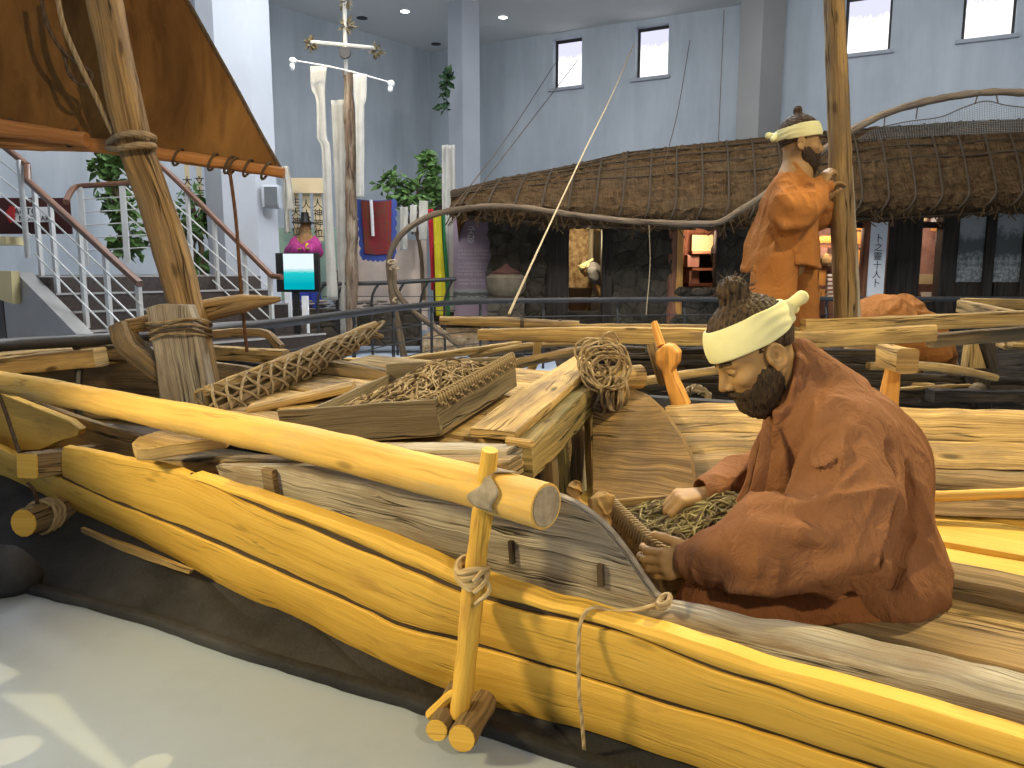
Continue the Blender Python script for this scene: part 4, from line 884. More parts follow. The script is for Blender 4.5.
def post(x0, x1, m='darkwood', z0=0, z1=2.15, Y=WY, nm='post', w_=.18):
    a, b = X_(x0, Y), X_(x1, Y); r = MB(); r.sweep([V(((a + b) / 2, Y + w_ / 2, z0)), V(((a + b) / 2, Y + w_ / 2, z1))], rrect(b - a, w_, .012), 8, up=V((0, 1, 0)), wob=.006, seed=x0); return r.build(nm, M[m], house)
post(545, 569); post(602, 613); post(668, 679, 'sheltwood'); post(676, 683, 'orange'); post(716, 724)
post(864, 872, 'sheltwood'); post(882, 887, 'sheltwood'); post(940, 957); post(984, 994); post(1022, 1040)
def panel(x0, x1, y0, y1, m, Y=WY + .1, nm='wall_panel', th=.06):
    a, b = P(x0, y0, Y), P(x1, y1, Y); r = MB(); r.box((a + b) / 2, abs(b.x - a.x), th, abs(a.z - b.z)); return r.build(nm, M[m], house, smooth=False)
panel(886, 913, 214, 345, 'darkwood'); panel(955, 985, 282, 345, 'darkwood'); panel(993, 1024, 282, 345, 'darkwood'); panel(560, 1100, 222, 228, 'darkwood', WY + .2); panel(800, 1100, 205, 212, 'mastw', WY - .05, 'lintel', .12); panel(1040, 1150, 205, 345, 'darkwood')
panel(910, 942, 302, 345, 'darkwood'); panel(566, 606, 311, 345, 'darkwood')
for x in (850, 880, 905, 590, 640, 700): 
    a, b = P(x + 6, 206, EY + .4), P(x - 8, 216, EY + .1); r = MB(); r.tube([a, b], .03, 4, 6); r.build('rafter', M['darkwood'], house)
for (x0, x1) in ((700, 712), (672, 690), (690, 704), (708, 720)):
    a = P((x0 + x1) / 2, 292, WY - .1); r = MB(); r.ball(a, .09, .12, .06, wob=.5, wf=9); r.build('sill_stone', M['rock'], house)
# interior: floor, back wall, side walls
def mott(name, c1, c2, sc):
    t = NT(name); co = t.coords('Object'); n = t.noise(co, sc, 5, .7); return t.done(t.mix(t.rng(n, .35, .65), c1, c2), .9, n, .3, .02, .1)
M['mud'] = mott('mud_wall', (.20, .11, .05), (.62, .48, .30), 9); M['pink'] = mott('pinkish_wall', (.24, .13, .10), (.40, .24, .19), 3)
def inbox(x0, x1, y0, y1, m, Y, nm='inner_wall', th=.05): return panel(x0, x1, y0, y1, m, Y, nm, th)
inbox(530, 625, 200, 360, 'mud', 13.0); inbox(640, 760, 200, 360, 'sheltwood', 12.6); inbox(790, 945, 195, 360, 'pink', 12.9)
r = MB(); r.box((3.4, 12.2, .12), 9.5, 2.2, .24); r.build('inner_floor', M['mud'], house, smooth=False)
r = MB(); r.box((3.4, 13.2, 1.2), 9.5, .1, 2.4); r.build('inner_wall', M['darkwood'], house, smooth=False)
for x in (637, 775): r = MB(); r.box((X_(x, 12), 12.1, 1.1), .08, 1.9, 2.2); r.build('partition', M['darkwood'], house, smooth=False)
post(588, 593, 'brushed' if False else 'grey', 0, 2.2, 12.8, 'inner_post', .08); inbox(594, 604, 232, 262, 'darkwood', 12.85, 'tool_board')
sb = inbox(692, 720, 235, 252, 'beige', 12.4, 'paper_screen', .03)
for (x0, x1, y0, y1) in ((690, 722, 251.5, 254), (690, 722, 268, 270.5), (686, 722, 283, 286)): inbox(x0, x1, y0, y1, 'sheltwood', 12.2, 'shelf_board', .35)
for (x0, x1, y0, y1) in ((686, 697, 255, 267), (688, 697, 271, 283)): inbox(x0, x1, y0, y1, 'pink', 12.2, 'shelf_box', .25)
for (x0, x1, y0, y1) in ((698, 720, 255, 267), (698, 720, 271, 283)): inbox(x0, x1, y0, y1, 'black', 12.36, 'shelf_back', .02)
for (x0, x1, y0, y1, m) in ((818, 834, 236, 243, 'orange'), (853, 863, 222, 230, 'orange'), (851, 862, 232, 244, 'orange'), (818, 825, 248, 264, 'pink'), (850, 858, 250, 266, 'orange'), (814, 866, 245, 248, 'sheltwood'), (818, 836, 266, 268, 'sheltwood'), (863, 870, 216, 305, 'sheltwood'), (818, 824, 270, 285, 'orange'), (818, 823, 289, 299, 'orange'), (800, 866, 214, 218, 'mastw'), (850, 866, 205, 209, 'white')):
    inbox(x0, x1, y0, y1, m, 12.3, 'shelf_board', .12)
for k in range(6):
    inbox(825, 836, 274 + 4.2 * k, 276.3 + 4.2 * k, 'white', 12.3, 'folded_cloth', .2)
inbox(912, 932, 228, 275, 'pink', 12.4, 'inner_door'); inbox(914, 926, 214, 221, 'beige', 12.3, 'paper_lamp')
inbox(932, 944, 214, 222, 'white', 12.4, 'lattice'); inbox(932, 944, 224, 231, 'orange', 12.35, 'lattice'); inbox(932, 944, 233, 242, 'white', 12.4, 'lattice')
inbox(912, 932, 274, 284, 'beige', 12.2, 'chest', .2); 
t = thing('white_bowl', 'white bowl on floor just inside the right doorway of thatched house', 'bowl', P(932, 303, 11.6)); r = MB(); r.lathe(P(932, 303, 11.6), [(.0, 0), (.08, 0), (.15, .10), (.17, .16), (.15, .155), (.13, .1), (.0, .03)], 20); r.build('bowl', M['white'], t)
t = thing('straw_basket', 'flat straw coloured basket beside the white bowl in the doorway', 'basket', P(918, 305, 11.5)); r = MB(); r.lathe(P(919, 304, 11.5), [(.0, 0), (.12, 0), (.18, .05), (.19, .08), (.16, .07), (.0, .03)], 18); r.build('basket', M['plank_in'], t)
c = P(827, 260, 12.2); t = thing('round_basket', 'round pale basket hanging on a shelf behind the tall pole', 'basket', c); r = MB(); r.ball(c, .10, .06, .10); r.build('basket', M['plank_in'], t)
# calligraphy board
def txt(name, body, loc, size, m, parent=None, rz=0.0, align='CENTER', vert=False, ext=.002, rx=90):
    cu = bpy.data.curves.new(name, 'FONT'); cu.body = '\n'.join(body) if vert else body; cu.size = size; cu.align_x = align; cu.align_y = 'CENTER'; cu.extrude = ext
    o = bpy.data.objects.new(name, cu); COL.objects.link(o); cu.materials.append(m); o.rotation_euler = (math.radians(rx), 0, rz)
    me = bpy.data.meshes.new_from_object(o.evaluated_get(bpy.context.evaluated_depsgraph_get())); me.name = name; ro = o.rotation_euler.copy(); bpy.data.objects.remove(o); o = bpy.data.objects.new(name, me); COL.objects.link(o); o.rotation_euler = ro
    if not me.materials: me.materials.append(m)
    if parent: o.parent = parent; o.location = V(loc) - wl(parent)
    else: o.location = loc
    return o
M['ink'] = plain('black_ink', (.01, .01, .01), .8)
a, b = P(871.5, 222, WY - .12), P(882.5, 300, WY - .12); cc = (a + b) / 2
t = thing('sign_board', 'narrow white vertical board with black brush calligraphy at the house front', 'sign', V((cc.x, cc.y, b.z)))
r = MB(); r.box(cc, b.x - a.x, .02, a.z - b.z); r.build('board', M['white'], t, smooth=False)
txt('lettering', '卜之靈十人卜', cc - V((0, .012, 0)), .125, M['ink'], t, vert=True)
def photo_mat(n, k):
    t = NT(n); co = t.n('ShaderNodeTexCoord').outputs['Generated']; z = t.n('ShaderNodeSeparateXYZ', Vector=co).outputs[2]; co = t.mapv(co, (1, 0, 2)); nn = t.noise(co, 2 + k, 5, .65); f = t.noise(co, 9, 5, .7)
    v = t.math('ADD', z, t.math('MULTIPLY', t.math('SUBTRACT', nn, .5), .6)); c1 = t.mix(t.rng(v, .35, .42), t.mix(t.rng(f, .4, .62), (.10, .105, .10), (.34, .34, .31)), (.09, .09, .08)); c2 = t.mix(t.rng(v, .62, .75), c1, (.30, .305, .285)); return t.done(c2, .4)
for i, (x0, x1, y0, y1, lb) in enumerate(((955.5, 985, 212, 282, 'grey landscape photograph panel with rocky foreground, left of two at the house'), (993.5, 1022, 210, 282, 'grey photograph panel of trees and a wall at the right edge'))):
    a, b = P(x0, y0, WY + .06), P(x1, y1, WY + .06); r = MB(); r.box((a + b) / 2, b.x - a.x, .03, a.z - b.z); solo('photo_panel', r, photo_mat('photo_print', i), lb, 'photograph', smooth=False)
# jar by the wall
c = P(500, 300, 10.6); t = thing('stone_mortar', 'round stone jar on a block beside the left stone wall', 'jar', V((c.x, c.y, .6)))
c2 = P(506, 289, 10.6); r = MB(); r.lathe(c2 - Z * .1, [(0, 0), (.2, 0), (.27, .1), (.28, .26), (.22, .3), (.0, .28)], 24); r.build('bowl', plain('tan_stone', (.14, .11, .07), .9, .2, 12, .3), t); r = MB(); r.lathe(c2 + Z * .2, [(0.2, 0), (.2, .03), (.06, .1), (.03, .14), (0, .15)], 20); r.build('lid', plain('red_clay', (.09, .035, .025), .8), t)
c = P(506, 312, 10.6); r = MB(); r.box(V((c.x, c.y, (c2.z - .1) / 2)), .5, .45, c2.z - .1, r=.05); solo('stone_block', r, M['rock'], 'rough stone block under the round jar at the house', 'stone')
c = P(577, 298, 12.0); t = thing('clay_pot', 'wide dark clay pot in the doorway beside the bending worker', 'pot', c - Z * .2); r = MB(); r.lathe(c - Z * .2, [(0, 0), (.12, 0), (.22, .2), (.24, .36), (.2, .36), (.18, .2), (0, .05)], 20); r.build('pot', plain('brown_clay', (.13, .08, .05), .6), t)
# eave pole, bent net pole with branch
NY = 9.5
bpn = [(404, 356), (399, 330), (393, 300), (389, 270), (391, 252), (400, 236), (416, 223), (440, 213), (480, 206.5), (520, 207), (555, 212), (600, 218), (640, 222), (700, 224), (721, 222), (742, 209), (768, 192), (800, 168), (850, 132), (880, 116), (920, 103), (960, 95.5), (1000, 92), (1060, 95)]
t = thing('bent_pole', 'long crooked branch arching along the thatched eave and up over the roof at right', 'pole', P(404, 356, NY))
r = MB(); r.sweep([P(x, y, NY) for x, y in bpn], circ(10), 150, sc=[.045, .040, .038, .034, .032, .034, .038, .040, .040, .045, .045, .045, .042, .04], wob=.012, wf=6, tr=True); M['branch'] = wood('grey_branch', (.06, .04, .024), (.20, .135, .075), (.15, .11, .075), .4, 30, .6, .5, .85, .6); r.build('branch', M['branch'], t)
r = MB(); r.sweep([P(x, y, NY - .2) for x, y in ((394, 268), (396, 290), (410, 308), (430, 324), (448, 337), (474, 357))], circ(10), 40, sc=[.025, .035, .036, .036, .04, .035], wob=.012, tr=True); r.build('side_branch', M['branch'], t)
for x, y in ((392, 262), (394, 268), (397, 300), (430, 323), (436, 328), (442, 333)):
    c = P(x, y, NY - .1); r = MB(); r.tube([c + V((.048 * math.cos(a), .06 * math.sin(a), .02 * math.sin(a))) for a in [i * math.pi / 6 for i in range(12)]], .014, 0, 5, closed=True); r.build('rope_lashing', M['rope'], t)
def net_mat():
    t = NT('fishing_net_mesh'); uv = t.n('ShaderNodeTexCoord').outputs['UV']; 
    def line(ax):
        w = t.n('ShaderNodeTexWave', _wave_type='BANDS', _bands_direction=ax, Vector=uv, Scale=9.0).outputs[1]; return t.rng(w, .80, .9)
    m = t.math('MAXIMUM', line('X'), line('Y')); d = t.n('ShaderNodeBsdfDiffuse', Color=(.42, .40, .34, 1)); tr = t.n('ShaderNodeBsdfTransparent'); mx = t.t.nodes.new('ShaderNodeMixShader'); t.t.links.new(t.math('MULTIPLY', m, .6), mx.inputs[0]); t.t.links.new(tr.outputs[0], mx.inputs[1]); t.t.links.new(d.outputs[0], mx.inputs[2]); t.t.links.new(mx.outputs[0], t.out.inputs[0]); return t.m
nt = thing('fishing_net', 'fine pale net hanging from the bent pole over the thatched roof', 'net', P(950, 130, NY))
tp = [(858, 140), (872, 130), (905, 122), (940, 117), (962, 108), (985, 101), (1005, 105), (1030, 108), (1070, 112)]; bo = [(858, 142), (880, 140), (910, 138), (940, 136), (962, 135), (985, 134), (1005, 133), (1030, 132), (1070, 131)]
ta, ba = resample([P(x, y, NY) for x, y in tp], 40), resample([P(x, y, NY + .2) for x, y in bo], 40)
r = MB(); r.grid(lambda a, b: ta[int(round(a * 40))].lerp(ba[int(round(a * 40))], b), 40, 10, 3, .6); r.build('mesh', net_mat(), nt)
r = MB(); r.tube(ta, .006, 60, 5); r.build('head_rope', M['rope_dark'], nt)
for x0, y0, x1, y1 in ((918, 104, 916, 119), (978, 94, 975, 104), (996, 93, 998, 103), (885, 114, 884, 127)):
    r = MB(); r.tube([P(x0, y0, NY), P(x1, y1, NY)], .008, 3, 5); r.build('tie', M['rope_dark'], nt)
for i, (pts, lb) in enumerate(((((509, 314, 4.2), (545, 235, 7.0), (585, 150, 9), (612, 95, 12), (634, 44, 14.5)), 'pale stay rope rising from the poles to the second high window'), (((447, 215, 9.5), (505, 140, 12), (556, 62, 15.5)), 'upper of two thin cords rising to the first high window'), (((450, 226, 9.5), (520, 135, 12), (578, 60, 15.5)), 'lower of two thin cords rising to the first high window'), (((664, 165, 11), (678, 110, 13), (690, 40, 14.5)), 'thin cord on the wall between second window and right column'), (((718, 150, 11.8), (721, 80, 12.8), (724, 10, 13.5)), 'thin cord hanging just left of the right column'), (((649, 225, 10), (650, 265, 10), (646, 315, 9.6)), 'thin cord hanging before the middle stone wall'))):
    r = MB(); r.tube([P(*p) for p in pts], .006 if i else .008, 20, 5); solo('cord', r, M['rope_light' if i == 0 else 'rope_dark'] if i not in (5,) else M['rope'], lb, 'cord')

# ================================================================== SHRINE CORNER
def sbox(mb, x0, y0, x1, y1, Y, th=.03): a, b = P(x0, y0, Y), P(x1, y1, Y); return mb.box((a + b) / 2, abs(b.x - a.x), th, abs(a.z - b.z))
M['cream'] = cloth('cream_paper', (.66, .55, .36), (.60, .48, .30), .9, .1, 0, 3); M['whitecloth'] = cloth('white_cloth', (.48, .46, .41), (.36, .345, .31), .9, .3, .8, 4); M['green'] = plain('pale_green_board', (.30, .42, .33), .8); M['info'] = plain('mauve_board', (.28, .21, .25), .5, .06)
M['pinkwall'] = plain('pale_pink_partition', (.70, .58, .50), .85)
r = MB(); sbox(r, 276, 228, 352, 300, 12.6, .1); solo('partition', r, M['green'], 'pale green partition board under the hanging scrolls', 'partition', smooth=False)
r = MB(); sbox(r, 354, 240, 428, 330, 12.6, .1); solo('partition', r, M['pinkwall'], 'pale pink lit partition behind the red banner', 'partition', smooth=False)
r = MB(); sbox(r, 284, 178, 332, 193, 12.0, .02); solo('valance', r, M['cream'], 'pale paper valance strip above the hanging scrolls', 'valance', smooth=False)
for i, (x0, x1, y1, body, lb) in enumerate(((292, 300, 238, '主天神位', 'leftmost cream paper scroll with black characters behind the shaman figure'), (302, 311.5, 242, '人人神位', 'middle cream paper scroll with black characters, just above the hat'), (313, 323.5, 241, '人神神位', 'rightmost cream paper scroll with black characters beside the white banner'))):
    a, b = P(x0, 188, 12.1), P(x1, y1, 12.1); t = thing('paper_scroll', lb, 'scroll', V(((a.x + b.x) / 2, a.y, b.z))); r = MB(); r.box((a + b) / 2, b.x - a.x, .012, a.z - b.z); r.build('sheet', M['cream'], t, smooth=False)
    txt('lettering', body, ((a.x + b.x) / 2, a.y - .01, b.z + (a.z - b.z) * .42), .15, M['ink'], t, vert=True)
for i, (x0, x1) in enumerate(((184, 193), (196, 205), (207, 214))):
    a, b = P(x0, 160, 11.4), P(x1, 235, 11.4); t = thing('paper_scroll', ('cream paper scroll just right of the mast, above the far handrail', 'second cream scroll right of the mast, with dark characters', 'third cream scroll right of the mast, next to the thick column')[i], 'scroll', V(((a.x + b.x) / 2, a.y, b.z))); r = MB(); r.box((a + b) / 2, b.x - a.x, .012, a.z - b.z); r.build('sheet', M['cream'], t, smooth=False); txt('lettering', ('大水神位', '文士神位', '天令神位')[i], ((a.x + b.x) / 2, a.y - .01, (a.z + b.z) / 2), .15, M['ink'], t, vert=True)
def drape(pts, Y, m, name, label, cat, fold=.02, nf=1.4, th=.006):
    L = resample([P(p[0], p[2], Y) for p in pts], 40); R_ = resample([P(p[1], p[2], Y) for p in pts], 40)
    r = MB(); r.grid(lambda a, b: L[int(round(b * 40))].lerp(R_[int(round(b * 40))], a) + V((0, fold * math.sin(a * nf * 6.28 + b * 2.0) + fold * .6 * noise.noise(V((a * 4, b * 6, Y + pts[0][0]))), 0)), 24, 40, .4, 2)
    return solo(name, r, M[m], label, cat, thick=th)
drape([(281, 288, 166), (283, 291, 180), (283, 295, 207), (284, 290, 212), (284, 291, 233)], 11.2, 'whitecloth', 'white_cloth', 'short white cloth hanging at the end of the sail boom', 'cloth')
drape([(310, 327, 66), (311, 325, 88), (316, 325, 100), (317, 327, 140), (321, 330, 145), (324, 333, 220), (327, 338, 300)], 10.9, 'whitecloth', 'white_banner', 'long white cloth banner hanging left of the tall shrine trunk', 'banner', .015, 1)
drape([(331, 345, 100), (333, 346, 150), (335, 347, 200), (337, 348, 260), (340, 350, 335)], 11.0, 'whitecloth', 'white_banner', 'wide white cloth draped down the left side of the shrine trunk', 'banner', .03, 1)
drape([(353, 367, 74), (354, 366, 100), (355, 364, 106), (356, 364, 160), (356, 364, 198)], 10.7, 'whitecloth', 'white_banner', 'white cloth banner knotted at top, right of the shrine trunk', 'banner', .015, 1)
drape([(442, 455, 145), (442, 456, 220), (443, 457, 312)], 12.0, 'whitecloth', 'white_banner', 'tall white cloth strip left of the slim column', 'banner', .03, 2)
for (x0, x1, y0, y1, lb) in ((400, 408, 207, 250, 'white paper sheet hanging just right of red banner'), (410, 417, 205, 232, 'small white paper hanging under the shrine plant'), (419, 428, 201, 240, 'white paper sheet hanging beside the red cloth strip')): drape([(x0, x1, y0), (x0, x1 - 1, y1)], 12.0, 'whitecloth', 'paper_sheet', lb, 'paper', .01, 1)
t = thing('shrine_trunk', 'tall pale tree trunk standing in shrine corner among white banners', 'trunk', P(364, 330, 11.1)); r = MB(); r.sweep([P(352, 345, 10.85), P(351, 200, 10.85), P(348, 72, 10.85)], circ(14), 40, sc=[.085, .075, .07], wob=.03, wf=3, up=V((0, 1, 0))); r.build('trunk', wood('bleached_trunk', (.07, .045, .03), (.22, .15, .10), (.3, .25, .18), .4, 20, .7, .5, .9, .7), t)
M['tuft'] = plain('dried_leaves', (.13, .10, .05), .9, .5, 20)
t = thing('cross_pole', 'shrine cross pole with dried leaf tufts and small round mirror', 'pole', P(346, 70, 10.8))
r = MB(); r.tube([P(344, -20, 10.8), P(346, 75, 10.8)], .028, 10, 8); r.build('staff', M['whitecloth'], t); r = MB(); r.tube([P(311, 42, 10.8), P(379, 48.5, 10.8)], .028, 8, 8); r.build('crossbar', M['whitecloth'], t)
r = MB(); r.tube([P(291, 60, 10.75), P(340, 69, 10.75), P(392, 83, 10.75)], .012, 10, 6); r.build('banner_rod', M['steel'], t)
for x, y in ((293, 61), (391, 84)): r = MB(); r.ball(P(x, y, 10.75), .05, .05, .05, wob=.4, wf=12); r.ball(P(x - .5, y + 4, 10.75), .035, .035, .06, wob=.4, wf=12); r.build('rod_knot', M['white'], t)
rd = random.Random(5)
for (x, y, s_) in ((311, 44, .12), (377, 52, .13), (347, 26, .15), (346, 2, .13)):
    c = P(x, y, 10.8); r = MB()
    for k in range(46):
        d_ = V((rd.gauss(0, 1), rd.gauss(0, .6), rd.gauss(-.1, 1))).normalized(); e_ = c + d_ * s_ * rd.uniform(.5, 1.2); n_ = d_.orthogonal().normalized() * .018
        r.f.append([len(r.v) + i for i in range(4)]); r.uv.append([(0, 0)] * 4); r.mi.append(0); r.v += [c + d_ * .02, c.lerp(e_, .5) + n_, e_, c.lerp(e_, .5) - n_]
    r.build('leaf_tuft', M['tuft'], t, smooth=False)
c = P(345, 53, 10.7); r = MB(); r.lathe(c, [(0, -.01), (.07, -.01), (.08, 0), (.07, .02), (0, .02)], 20, ax=V((0, -1, 0))); r.build('mirror', M['dark_metal'], t)
# red banner with a scalloped blue border
t = thing('banner', 'dark red banner with scalloped blue border and white ribbon in the shrine', 'banner', P(377, 262, 11.6))
def bn(x0, x1, y0, y1, Y, sc_, bulge):
    a, b = P(x0, y0, Y), P(x1, y1, Y); n = 48; o = []
    def e(i, A, B): p = A.lerp(B, i); return p
    W = b.x - a.x; H = a.z - b.z
    for i in range(n): o.append(V((a.x + W * i / n, Y, a.z - .02 * math.sin(i / n * 3.14))))
    for i in range(n): f = i / n; o.append(V((b.x - sc_ * abs(math.sin(f * 22)) * .0 + sc_ * abs(math.sin(f * 19)) - W * .06 * f, Y, a.z - H * .98 * f)))
    for i in range(n): f = i / n; o.append(V((b.x - W * .06 - (W * .88) * f, Y, b.z - bulge * math.sin(f * 3.14) - sc_ * abs(math.sin(f * 22)))))
    for i in range(n): f = i / n; o.append(V((a.x + W * .08 * (1 - f) - sc_ * abs(math.sin(f * 19)), Y, b.z + H * f)))
    return o
r = MB(); r.plate(bn(357, 396.5, 199, 258, 11.62, .03, .03)[::-1], V((0, .02, 0)), Z); r.build('border', cloth('blue_satin', (.035, .055, .22), (.06, .09, .30), .6, .2, .3), t)
def redm():
    tt = NT('red_brocade'); co = tt.coords('Object'); n = tt.noise(tt.mapv(co, (3, 3, 1.2)), 2.2, 3, .6, 1.5); return tt.done(tt.mix(tt.rng(n, .42, .68), (.17, .012, .018), (.10, .035, .012)), .6, n, .5, .03)
r = MB(); r.plate(bn(361, 392.5, 200, 253, 11.595, .006, .02)[::-1], V((0, .012, 0)), Z); r.build('panel', redm(), t)
r = MB(); r.tube([P(371, 200, 11.55), P(372, 215, 11.54), P(373, 236, 11.55)], .025, 8, 6); r.build('ribbon', M['white'], t)
drape([(428, 433, 209), (429, 435, 235), (430, 434, 260), (431, 434, 290)], 11.5, 'redcloth' if 'redcloth' in M else 'whitecloth', 'cloth_strip', 'narrow red cloth strip hanging beside the yellow one', 'cloth', .02, 1).data.materials[0] = cloth('red_cloth', (.36, .02, .03))
drape([(433, 441, 212), (434, 442, 240), (435, 445, 280), (436, 446, 316)], 11.45, 'whitecloth', 'cloth_strip', 'bright yellow cloth strip hanging between red and green strips', 'cloth', .02, 1).data.materials[0] = cloth('yellow_cloth', (.58, .50, .03))
drape([(439, 445, 210), (441, 446, 240), (443, 449, 280), (444, 450, 316)], 11.5, 'whitecloth', 'cloth_strip', 'green cloth strip hanging right of the yellow one', 'cloth', .02, 1).data.materials[0] = cloth('green_cloth', (.03, .16, .06))
# plants
M['leaf'] = plain('green_leaves', (.09, .17, .045), .55, .45, 7, .1); M['leaf2'] = plain('dark_green_leaves', (.035, .075, .03), .6, .4, 7, .1)
def plant(label, base, blobs, n, ls, seed, m='leaf', trunk=True, name='potted_tree', pot=None):
    t = thing(name, label, 'plant', base); rd = random.Random(seed)
    if trunk:
        r = MB(); top = P(*blobs[0][:3]); r.tube([base, base.lerp(top, .5) + V((.08, 0, 0)), top], .035, 14, 7, wob=.01)
        for b_ in blobs[1:]: c = P(*b_[:3]); r.tube([base.lerp(top, .6), base.lerp(top, .8).lerp(c, .5), c], .015, 10, 5)
        r.build('trunk', M['branch'], t)
    r = MB()
    for k in range(n):
        x, y, Y, rx, ry = rd.choice(blobs); c = P(x, y, Y); s_ = Y / FPX; rr_ = rd.random() ** .5; a = rd.uniform(0, 6.28)
        p = c + V((math.cos(a) * rr_ * rx * s_, rd.uniform(-1, 1) * rx * s_ * .7, math.sin(a) * rr_ * ry * s_)); d_ = V((rd.gauss(0, 1), rd.gauss(0, 1), rd.gauss(-.1, .6))).normalized(); L = ls * rd.uniform(.6, 1.3); n_ = d_.cross(V((rd.gauss(0, 1), rd.gauss(0, 1), rd.gauss(0, 1)))).normalized() * L * .28; up_ = d_.cross(n_).normalized() * L * .12
        b0 = len(r.v); r.v += [p, p + d_ * L * .45 + n_ + up_, p + d_ * L, p + d_ * L * .45 - n_ + up_, p + d_ * L * .5]
        for q_ in ((0, 1, 4), (1, 2, 4), (0, 4, 3), (4, 2, 3)): r.f.append([b0 + i for i in q_]); r.uv.append([(0, 0)] * 3); r.mi.append(0)
    r.build('foliage', M[m], t, smooth=False)
    if pot: r = MB(); r.lathe(V((base.x, base.y, 0)), [(0, 0), (.22, 0), (.3, .5), (.32, .55), (.26, .55), (0, .5)], 24); r.build('pot', M['stringer'], t)
    return t
plant('leafy green plant rising behind red banner and papers in the shrine corner', P(424, 300, 12.4), [(405, 190, 12.4, 26, 14), (392, 182, 12.4, 16, 12), (420, 196, 12.4, 18, 14), (432, 175, 12.4, 9, 12), (428, 160, 12.4, 6, 8), (437, 190, 12.4, 8, 12), (402, 200, 12.3, 12, 8)], 420, .17, 3)
plant('dark leafy branch hanging on wall beside the slim column', P(446, 112, 13.6), [(446, 82, 13.6, 3, 7), (445, 100, 13.6, 4, 9), (447, 75, 13.6, 2, 4)], 70, .16, 4, 'leaf2', False, 'leafy_branch')
plant('green potted tree on the stair landing, left of the mast', P(116, 258, 9.3), [(115, 185, 9.3, 14, 22), (105, 165, 9.3, 14, 10), (120, 205, 9.3, 14, 14), (128, 225, 9.3, 14, 20), (118, 160, 9.3, 14, 10), (130, 245, 9.3, 12, 10)], 420, .15, 5)
plant('green bush behind the far stair railing, right of the mast', P(200, 300, 10.2), [(192, 205, 10.2, 14, 18), (205, 225, 10.2, 16, 14), (185, 230, 10.2, 10, 14), (212, 215, 10.2, 6, 12), (195, 262, 10.2, 16, 8)], 330, .15, 6)
# low stone border
def stones(label, x0, x1, y0, y1, Y, n, seed):
    rd = random.Random(seed); A, B = P(x0, y0, Y), P(x1, y1, Y); nx = max(1, int(abs(B.x - A.x) / .23)); nz_ = max(1, n // nx)
    for i in range(nx):
        for k in range(nz_):
            c = V((A.x + (i + .5 + .3 * (k % 2)) * .23, Y + rd.uniform(-.05, .05), B.z + (A.z - B.z) * (k + .5) / nz_)); r = MB(); r.ball(c, rd.uniform(.085, .11), .08, min(.075, (A.z - B.z) / nz_ * .48), n=6, wob=.5, wf=11); solo('stone', r, M['cobble'], label, 'stone', 'stones of the low shrine border')
M['cobble'] = plain('grey_cobble', (.20, .17, .14), .9, .4, 9, .4)
r = MB(); sbox(r, 278, 310, 420, 345, 11.4, .3); solo('shrine_kerb', r, M['rock'], 'low dark stone kerb in front of the shrine', 'kerb', smooth=False)
stones('small grey stone on the low border of the shrine', 282, 410, 300, 318, 11.35, 60, 3); stones('small grey stone on the low border of the shrine', 328, 352, 270, 300, 12.2, 12, 4)
# information board
a, b = P(453, 219, 11.8), P(493, 316, 11.8); ib = thing('information_board', 'mauve information board with a white heading left of the stone wall', 'sign', V(((a.x + b.x) / 2, a.y, b.z)))
r = MB(); r.box((a + b) / 2, b.x - a.x, .04, a.z - b.z); r.build('board', M['info'], ib, smooth=False)
r = MB(); sbox(r, 453.3, 289, 492.7, 300, 11.775, .01); r.build('picture_strip', photo_mat('board_photo', 3), ib, smooth=False); M['wtext'] = plain('white_print', (.62, .55, .56), .7)
txt('lettering', '굿당', P(471, 235, 11.77), .13, plain('white_heading', (.8, .78, .75), .7), ib, vert=True)
rd = random.Random(9)
for k in range(9):
    y = 251 + 3.6 * k + (2 if k > 2 else 0) + (2 if k > 6 else 0); txt('lettering', ''.join(rd.choice('가나다라마바사아자차카타파하고노도로모') + (' ' if rd.random() < .3 else '') for _ in range(11)), P(473, y, 11.77), .042, M['wtext'], ib)
r = MB(); sbox(r, 493.5, 222, 510, 234, 11.9, .02); solo('photo_panel', r, M['white'], 'small white board with dark picture right above the stone wall edge', 'photograph', smooth=False)
# video screen on a stand
tv = thing('monitor', 'small upright video screen on a black stand showing sea and sky', 'monitor', P(295, 338, 8.3)); TVY = 8.3
r = MB(); a, b = P(276.5, 253, TVY), P(320, 292, TVY); r.box((a + b) / 2, b.x - a.x, .09, a.z - b.z, r=.012); r.build('bezel', M['black'], tv)
def scr():
    t = NT('screen_picture'); co = t.n('ShaderNodeTexCoord').outputs['Generated']; s_ = t.n('ShaderNodeSeparateXYZ', Vector=co); z = s_.outputs[2]; n = t.noise(t.mapv(co, (3, 1, 18)), 2, 3)
    zz = t.math('ADD', z, t.math('MULTIPLY', t.math('SUBTRACT', n, .5), .1)); c1 = t.mix(t.rng(zz, .15, .5), (.0, .42, .50), (.02, .62, .62)); c2 = t.mix(t.rng(zz, .47, .6), c1, (.85, .98, 1.0)); e = t.n('ShaderNodeEmission', Color=c2, Strength=1.0); t.t.links.new(e.outputs[0], t.out.inputs[0]); return t.m
r = MB(); a, b = P(283, 253.8, TVY - .05), P(314.5, 289.5, TVY - .05); r.box((a + b) / 2, b.x - a.x, .012, a.z - b.z); r.build('screen', scr(), tv, smooth=False)
r = MB(); a, b = P(296, 292, TVY), P(296, 345, TVY); r.box(V((a.x, a.y, a.z / 2)), .06, .06, a.z, r=.01); r.build('stand_pole', M['black'], tv); r = MB(); r.lathe(V((a.x, a.y, 0)), [(0, 0), (.25, 0), (.25, .02), (.04, .04), (0, .04)], 24); r.build('stand_base', M['black'], tv)
